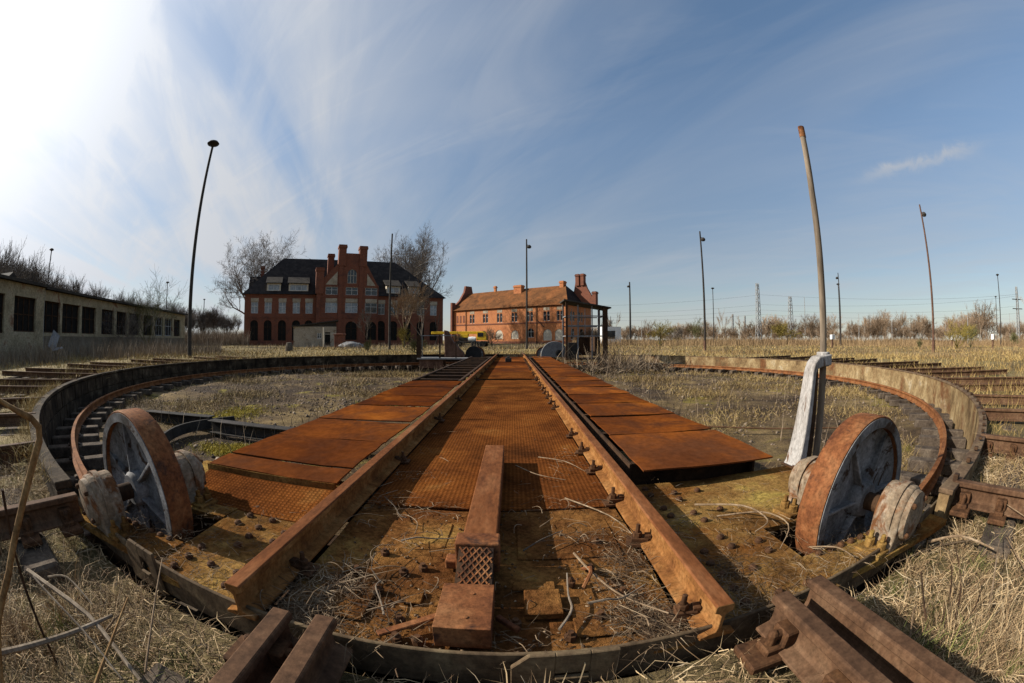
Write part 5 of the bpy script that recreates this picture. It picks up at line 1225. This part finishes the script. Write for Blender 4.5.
# brown undergrowth in front of the far trees on the right, thin reeds before the shed
n = 90000; x, y = ring_points(n, 72, 180, 8, 80); cl = clump(x, y, .05, 2); k = rng.uniform(0, 1, n) < .6 + .9 * cl; x, y, cl = x[k], y[k], cl[k]; d = np.hypot(x, y)
blades('brown_undergrowth', np.stack([x, y, gzv(x, y) - .05], 1), rng.uniform(.4, 1.5, len(x)) * (1 + 1.0 * cl), .00055 * d, rng.uniform(0, .35, len(x)), 'scrub', .35)
n = 26000; a = rng.uniform(-78, -40, n); d = rng.uniform(17, 36, n) + (a + 76) * .35; x, y = d * np.sin(np.radians(a)), d * np.cos(np.radians(a)); cl = clump(x, y, .3, 6); k = rng.uniform(0, 1, n) < .35 + 1.1 * cl; x, y = x[k], y[k]
blades('reeds', np.stack([x, y, gzv(x, y) - .05], 1), rng.uniform(.3, 1.25, len(x)) * (1 + .5 * clump(x, y, .4, 91)) * np.clip((np.hypot(x, y) - 15) / 8, .4, 1), rng.uniform(.012, .03, len(x)), rng.uniform(0, .5, len(x)), 'reed', .4)
n = 30000; a = rng.uniform(-56, -36, n); d = rng.uniform(78, 135, n); x, y = d * np.sin(np.radians(a)), d * np.cos(np.radians(a))
blades('wood_undergrowth', np.stack([x, y, gzv(x, y) - .05], 1), rng.uniform(.8, 3.6, n), .06, rng.uniform(0, .5, n), 'reed', .4)
n = 22000; x, y = ring_points(n, 24, 80, 9, 82); cl = clump(x, y, .14, 31); k = outside(x, y, .5) & (rng.uniform(0, 1, n) < .12 + 1.0 * np.maximum(cl, 0)); x, y = x[k], y[k]; d = np.hypot(x, y)
blades('weed_stems', np.stack([x, y, gzv(x, y) - .05], 1), rng.uniform(.25, .75, len(x)), .0006 * d, rng.uniform(0, .5, len(x)), 'scrub', .4)
n = 5000; a = rng.uniform(-38, 9, n); d = rng.uniform(42, 66, n); x, y = d * np.sin(np.radians(a)), d * np.cos(np.radians(a)); cl = clump(x, y, .2, 16); k = rng.uniform(0, 1, n) < .3 + 1.0 * cl; x, y = x[k], y[k]
blades('reeds', np.stack([x, y, gzv(x, y) - .05], 1), rng.uniform(.3, .9, len(x)), rng.uniform(.02, .045, len(x)), rng.uniform(0, .35, len(x)), 'reed', .3)
for q, (mx, my, sx_, sy_, nn) in enumerate(((-3.6, 4.55, .55, .28, 9000), (-5.6, 7.0, .5, .9, 5000), (-2.75, 6.2, .25, .5, 2500), (-3.0, 9.0, .5, .9, 2500))):
    x = rng.normal(mx, sx_ * .55, nn); y = rng.normal(my, sy_ * .55, nn); k = (np.abs(x - CX) > 1.95); x, y = x[k], y[k]
    blades('yellow_moss', np.stack([x, y, np.array([pit_z(p, q_) for p, q_ in zip(x, y)]) - .005], 1), rng.uniform(.03, .09, len(x)), .008, rng.uniform(.2, 1.3, len(x)), 'moss_blade', .8)
n = 9000; a = rng.uniform(GM, G1, n); rr = RP + .1 + rng.exponential(.12, n); x, y = CX + rr * np.sin(np.radians(a)), CY - rr * np.cos(np.radians(a)); k = keep_off_rails(x, y) & (clump(x, y, 1.1, 41) > -.15); x, y = x[k], y[k]
blades('dry_grass', np.stack([x, y, np.full(len(x), -.05)], 1), rng.uniform(.06, .24, len(x)), np.clip(.0009 * np.hypot(x, y), .003, .02), rng.uniform(.1, 1.3, len(x)), 'grass_mid', .8)
# pit floor growth
n = 190000; a = rng.uniform(0, 2 * PI, n); r = RP * np.sqrt(rng.uniform(0, 1, n)); x, y = CX + r * np.cos(a), CY + r * np.sin(a)
cl = clump(x, y, .5, 4); k = (np.abs(x - CX) > 1.0) & (rng.uniform(0, 1, n) < .16 + 1.7 * cl); x, y, cl = x[k], y[k], cl[k]; d = np.hypot(x, y)
blades('pit_grass', np.stack([x, y, np.array([pit_z(p, q) for p, q in zip(x, y)]) - .01], 1), rng.uniform(.05, .22, len(x)) * (1 + cl), np.clip(.0008 * d, .003, .014), rng.uniform(.3, 1.4, len(x)), 'pit_blade', .8)
def rubble(name, x, y, zf_, size, mat):
    n = len(x); V = []; T = []
    base = np.array([(1, 0, -.3), (-.5, .87, -.3), (-.5, -.87, -.3), (.2, .1, .8), (.6, .5, .3), (-.6, .2, .35)]); tri = np.array([(0, 4, 3), (4, 1, 3), (1, 5, 3), (5, 2, 3), (2, 0, 3), (0, 1, 4), (1, 2, 5), (0, 2, 1)])
    a = rng.uniform(0, 2 * PI, n); sc = size * rng.uniform(.4, 1.2, n) ** 1.5
    B = base[None] * rng.uniform(.6, 1.3, (n, 6, 1)) * np.stack([np.ones(n), rng.uniform(.5, 1, n), rng.uniform(.4, .9, n)], 1)[:, None, :]
    X = B[:, :, 0] * np.cos(a)[:, None] - B[:, :, 1] * np.sin(a)[:, None]; Y = B[:, :, 0] * np.sin(a)[:, None] + B[:, :, 1] * np.cos(a)[:, None]
    V = np.stack([X * sc[:, None] + x[:, None], Y * sc[:, None] + y[:, None], B[:, :, 2] * sc[:, None] + zf_[:, None]], 2).reshape(-1, 3); T = (np.arange(n)[:, None, None] * 6 + tri[None]).reshape(-1, 3)
    return tag(tri_mesh(name, V, T, mat), None, None, None, 'stuff')
n = 3000; a = rng.uniform(0, 2 * PI, n); r = 10.6 * np.sqrt(rng.uniform(0, 1, n)); x, y = CX + r * np.cos(a), CY + r * np.sin(a); k = (np.abs(x - CX) > 2.2) & (clump(x, y, .5, 63) > -.1); x, y = x[k], y[k]
blades('weed_stems', np.stack([x, y, np.array([pit_z(p, q) for p, q in zip(x, y)]) - .01], 1), rng.uniform(.25, .65, len(x)), .009, rng.uniform(0, .6, len(x)), 'reed', .4)
n = 26000; a = rng.uniform(0, 2 * PI, n); r = RP * np.sqrt(rng.uniform(0, 1, n)); x, y = CX + r * np.cos(a), CY + r * np.sin(a); cl = clump(x, y, .6, 77); k = (np.abs(x - CX) > 1.9) & (rng.uniform(0, 1, n) < .25 + 1.5 * np.maximum(cl, 0)); x, y = x[k], y[k]
rubble('pit_rubble', x, y, np.array([pit_z(p, q) for p, q in zip(x, y)]), .055, 'rubble')
n = 700; x = rng.uniform(-.82, .56, n); y = Y0 + .03 + rng.exponential(.5, n); k = y < 2.4; rubble('floor_dirt', x[k], y[k], np.full(k.sum(), ZD), .010, 'litter')
# debris stems against the far end cabin
n = 900; x = rng.normal(5.0, 1.2, n); y = rng.normal(19.6, 1.0, n)
blades('dead_brushwood', np.stack([x, y, np.full(n, -.75) + rng.uniform(0, .3, n)], 1), rng.uniform(.5, 1.6, n), rng.uniform(.012, .03, n), rng.uniform(.3, 1.3, n), 'reed', .5)

# litter of fine stems on the bridge floor, thickest along the rails
n = 9000; x = np.concatenate([rng.normal(.44, .09, n // 3), rng.normal(-.68, .11, n // 3), rng.uniform(-.82, .56, n // 6), rng.normal(.86, .10, n // 6)]); y = Y0 + .03 + rng.exponential(.55, len(x)); k = (y < 5) & (np.abs(x - .628) > .07) & (np.abs(x + .895) > .07) & ~((x > -.24) & (x < -.05)) & (rng.uniform(0, 1, len(x)) < .28 + 1.6 * np.maximum(clump(x, y, 3.5, 51), -.2)); x, y = x[k], y[k]
L_ = np.where(rng.uniform(0, 1, len(x)) < .12, rng.uniform(.12, .3, len(x)), rng.uniform(.02, .1, len(x)))
blades('straw_litter', np.stack([x, y, ZD + rng.uniform(.002, .03, len(x))], 1), L_, rng.uniform(.0015, .0035, len(x)), rng.uniform(1.3, 1.6, len(x)), 'litter', .7)
n = 2600; x = np.concatenate([rng.uniform(-2.2, -1.02, n // 2), rng.uniform(.78, 1.9, n // 2)]); y = Y0 + .1 + rng.exponential(.5, n); k = (y < 2.4); x, y = x[k], y[k]
blades('straw_litter', np.stack([x, y, ZD + rng.uniform(.004, .03, len(x))], 1), rng.uniform(.03, .13, len(x)), rng.uniform(.0015, .003, len(x)), rng.uniform(1.25, 1.62, len(x)), 'litter', .9)

# single dry stems one can pick out
def stem(pts, r, label, grp=None, mat='twig', name='dry_stalk'):
    P = [Vector(p) for p in pts]; Q = []
    for i in range(len(P) - 1):
        for q in range(4):
            u = q / 4; a = P[max(i - 1, 0)]; b = P[i]; c = P[i + 1]; d = P[min(i + 2, len(P) - 1)]
            Q.append(.5 * ((2 * b) + (c - a) * u + (2 * a - 5 * b + 4 * c - d) * u * u + (3 * b - a - 3 * c + d) * u ** 3))
    Q.append(P[-1]); k = len(Q)
    o = MB().tube(Q, [r * (1 - .55 * i / k) for i in range(k)], 6).build(name, mat, smooth=True); tag(o, label, 'stalk', grp); return o
zf = ZD + .02
stem([(.26, 1.62, zf), (.30, 1.42, zf + .02), (.38, 1.25, zf + .01), (.5, 1.07, zf + .03)], .0055, 'thick pale stem lying beside the right rail near its end')
stem([(.98, 2.0, zf + .02), (1.16, 1.78, zf + .07), (1.2, 1.58, zf + .06), (1.12, 1.56, zf + .02)], .0062, 'pale hooked stem lying right of the right rail')
stem([(1.05, 1.85, zf), (1.24, 1.7, zf + .05), (1.28, 1.5, zf + .05), (1.16, 1.38, zf)], .005, 'curved tan stem behind the hooked one right of the right rail')
stem([(1.30, 1.32, zf), (1.37, 1.2, zf + .03), (1.41, 1.1, zf + .01)], .0045, 'short pale stem leaning at the near right wheel')
stem([(.02, 2.95, zf + .01), (.16, 2.7, zf + .02), (.34, 2.6, zf + .01)], .004, 'thin stem crossing the shadow of the locking beam')
stem([(.2, 3.2, zf), (.38, 3.0, zf + .02), (.5, 2.8, zf)], .004, 'thin straight stem beside the farther clips of the right rail')
stem([(.3, 2.3, zf), (.48, 1.95, zf + .03), (.56, 1.7, zf + .01)], .0045, 'straight pale stem slanting to the right rail')
g = 'dry curled stems between left rail and locking beam'
for q in range(26):
    a = rng.uniform(0, 6.28); cx_, cy_ = rng.uniform(-.8, -.3), rng.uniform(1.0, 2.0); rr = rng.uniform(.08, .22); z0 = zf + rng.uniform(0, .04); sp = rng.uniform(.3, 1.6)
    stem([(cx_ + rr * math.cos(a + sp * t_), cy_ + rr * .8 * math.sin(a + sp * t_), z0 + .02 * math.sin(3 * t_)) for t_ in (0, .35, .7, 1.)], rng.uniform(.0016, .003), 'dry curled stem lying between the left rail and the locking beam', g)
g = 'dry stems between locking beam and right rail'
for q in range(22):
    a = rng.uniform(0, 6.28); cx_, cy_ = rng.uniform(.0, .5), rng.uniform(1.0, 2.3); rr = rng.uniform(.06, .2); z0 = zf + rng.uniform(0, .03); sp = rng.uniform(.2, 1.4)
    stem([(cx_ + rr * math.cos(a + sp * t_), cy_ + rr * .8 * math.sin(a + sp * t_), z0 + .02 * math.sin(3 * t_)) for t_ in (0, .35, .7, 1.)], rng.uniform(.0016, .003), 'dry stem lying between the locking beam and the right rail', g)
for q in range(16):
    cx_, cy_ = (rng.uniform(.0, .5), rng.uniform(1.0, 2.6)) if q % 2 else (rng.uniform(-.78, -.28), rng.uniform(1.0, 2.3)); a = rng.uniform(0, 3.14); l = rng.uniform(.1, .26)
    P_ = [(cx_ + u * l * math.cos(a) + rng.normal(0, .012), cy_ + u * l * math.sin(a) + rng.normal(0, .012), zf + .012 + abs(rng.normal(0, .012))) for u in (-1, -.4, .2, 1)]
    if any(-.25 < p[0] < -.04 or abs(p[0] - .628) < .1 or abs(p[0] + .895) < .1 or p[1] < .96 for p in P_): continue
    stem(P_, rng.uniform(.003, .0055), 'bent woody twig lying on the deck floor between the rails', 'woody twigs on the deck floor', mat='wood_grey' if q % 3 else 'bark', name='dry_twig')
g = 'dead branches on the straw at lower left'
for q in range(9):
    cx_, cy_ = rng.uniform(-2.3, -1.0), rng.uniform(.15, .95); a = rng.uniform(0, 3.14); l = rng.uniform(.15, .4); z0 = GROUND + .05
    if math.hypot(cx_ - CX, cy_ - CY) < RP + .2: continue
    l *= .6; z0 -= .03
    stem([(cx_ - l * math.cos(a), cy_ - l * math.sin(a), z0), (cx_ + rng.normal(0, .02), cy_ + .03, z0 + rng.uniform(.02, .05)), (cx_ + l * math.cos(a), cy_ + l * math.sin(a), z0 + rng.uniform(.0, .03))], rng.uniform(.002, .005), 'dead stem lying on the straw at lower left', g)
g = 'dead stems on the straw at lower right'
for q in range(10):
    cx_, cy_ = rng.uniform(1.2, 3.0), rng.uniform(.1, 1.0); a = rng.uniform(0, 3.14); l = rng.uniform(.12, .35); z0 = GROUND + .05
    if math.hypot(cx_ - CX, cy_ - CY) < RP + .2: continue
    stem([(cx_ - l * math.cos(a), cy_ - l * math.sin(a), z0), (cx_, cy_ + .03, z0 + rng.uniform(.02, .06)), (cx_ + l * math.cos(a), cy_ + l * math.sin(a), z0 + rng.uniform(.0, .08))], rng.uniform(.003, .006), 'dead stem lying on the straw at lower right', g)

stem([(-1.92, .47, -.17), (-1.88, .46, -.13), (-1.37, .51, -.11), (-1.0, .43, -.14)], .016, 'thick pale weathered branch lying on the straw below the bent pipe', mat='wood_grey', name='fallen_branch')
stem([(-1.47, .02, -.12), (-1.33, .35, -.1), (-1.29, .59, -.11)], .012, 'pale branch crossing under the thick weathered one by the bent pipe', mat='wood_grey', name='fallen_branch')
stem([(-1.78, .44, -.1), (-1.29, .42, -.08), (-1.01, .37, -.1)], .006, 'thin dark twig lying along the thick weathered branch', mat='bark', name='fallen_branch')
stem([(-1.08, .27, -.12), (-1.14, .46, -.08), (-1.25, .68, -.06)], .007, 'straight tan twig standing up from the straw left of the doubled rails', mat='pipe_rust', name='fallen_branch')
stem([(-.99, .46, -.12), (-1.08, .64, -.07), (-1.28, .95, -.02)], .005, 'slim twig leaning on the slotted fascia plate', name='fallen_branch')
stem([(-1.76, .52, -.12), (-1.59, .57, -.07), (-1.41, .57, -.11)], .006, 'arched grey twig near the foot of the bent pipe', mat='wood_grey', name='fallen_branch')
stem([(2.02, 1.02, -.2), (2.08, .83, -.13), (2.12, .58, -.14)], .009, 'pale straight branch on the grass between right wheel and radiating rail', name='fallen_branch')
for q, P_ in enumerate(([(1.45, .43, -.17), (1.64, .55, -.12), (1.94, .78, -.13)], [(1.44, .49, -.17), (1.61, .59, -.13), (1.78, .7, -.14)], [(1.37, .52, -.17), (1.4, .6, -.13), (1.6, .79, -.13)], [(1.41, .4, -.17), (1.56, .4, -.12), (1.72, .46, -.12)])):
    stem(P_, .006, 'charred dark twig of the fan shaped bundle on the grass at lower right', 'charred twigs on the grass', mat='dark_rust', name='charred_twig')
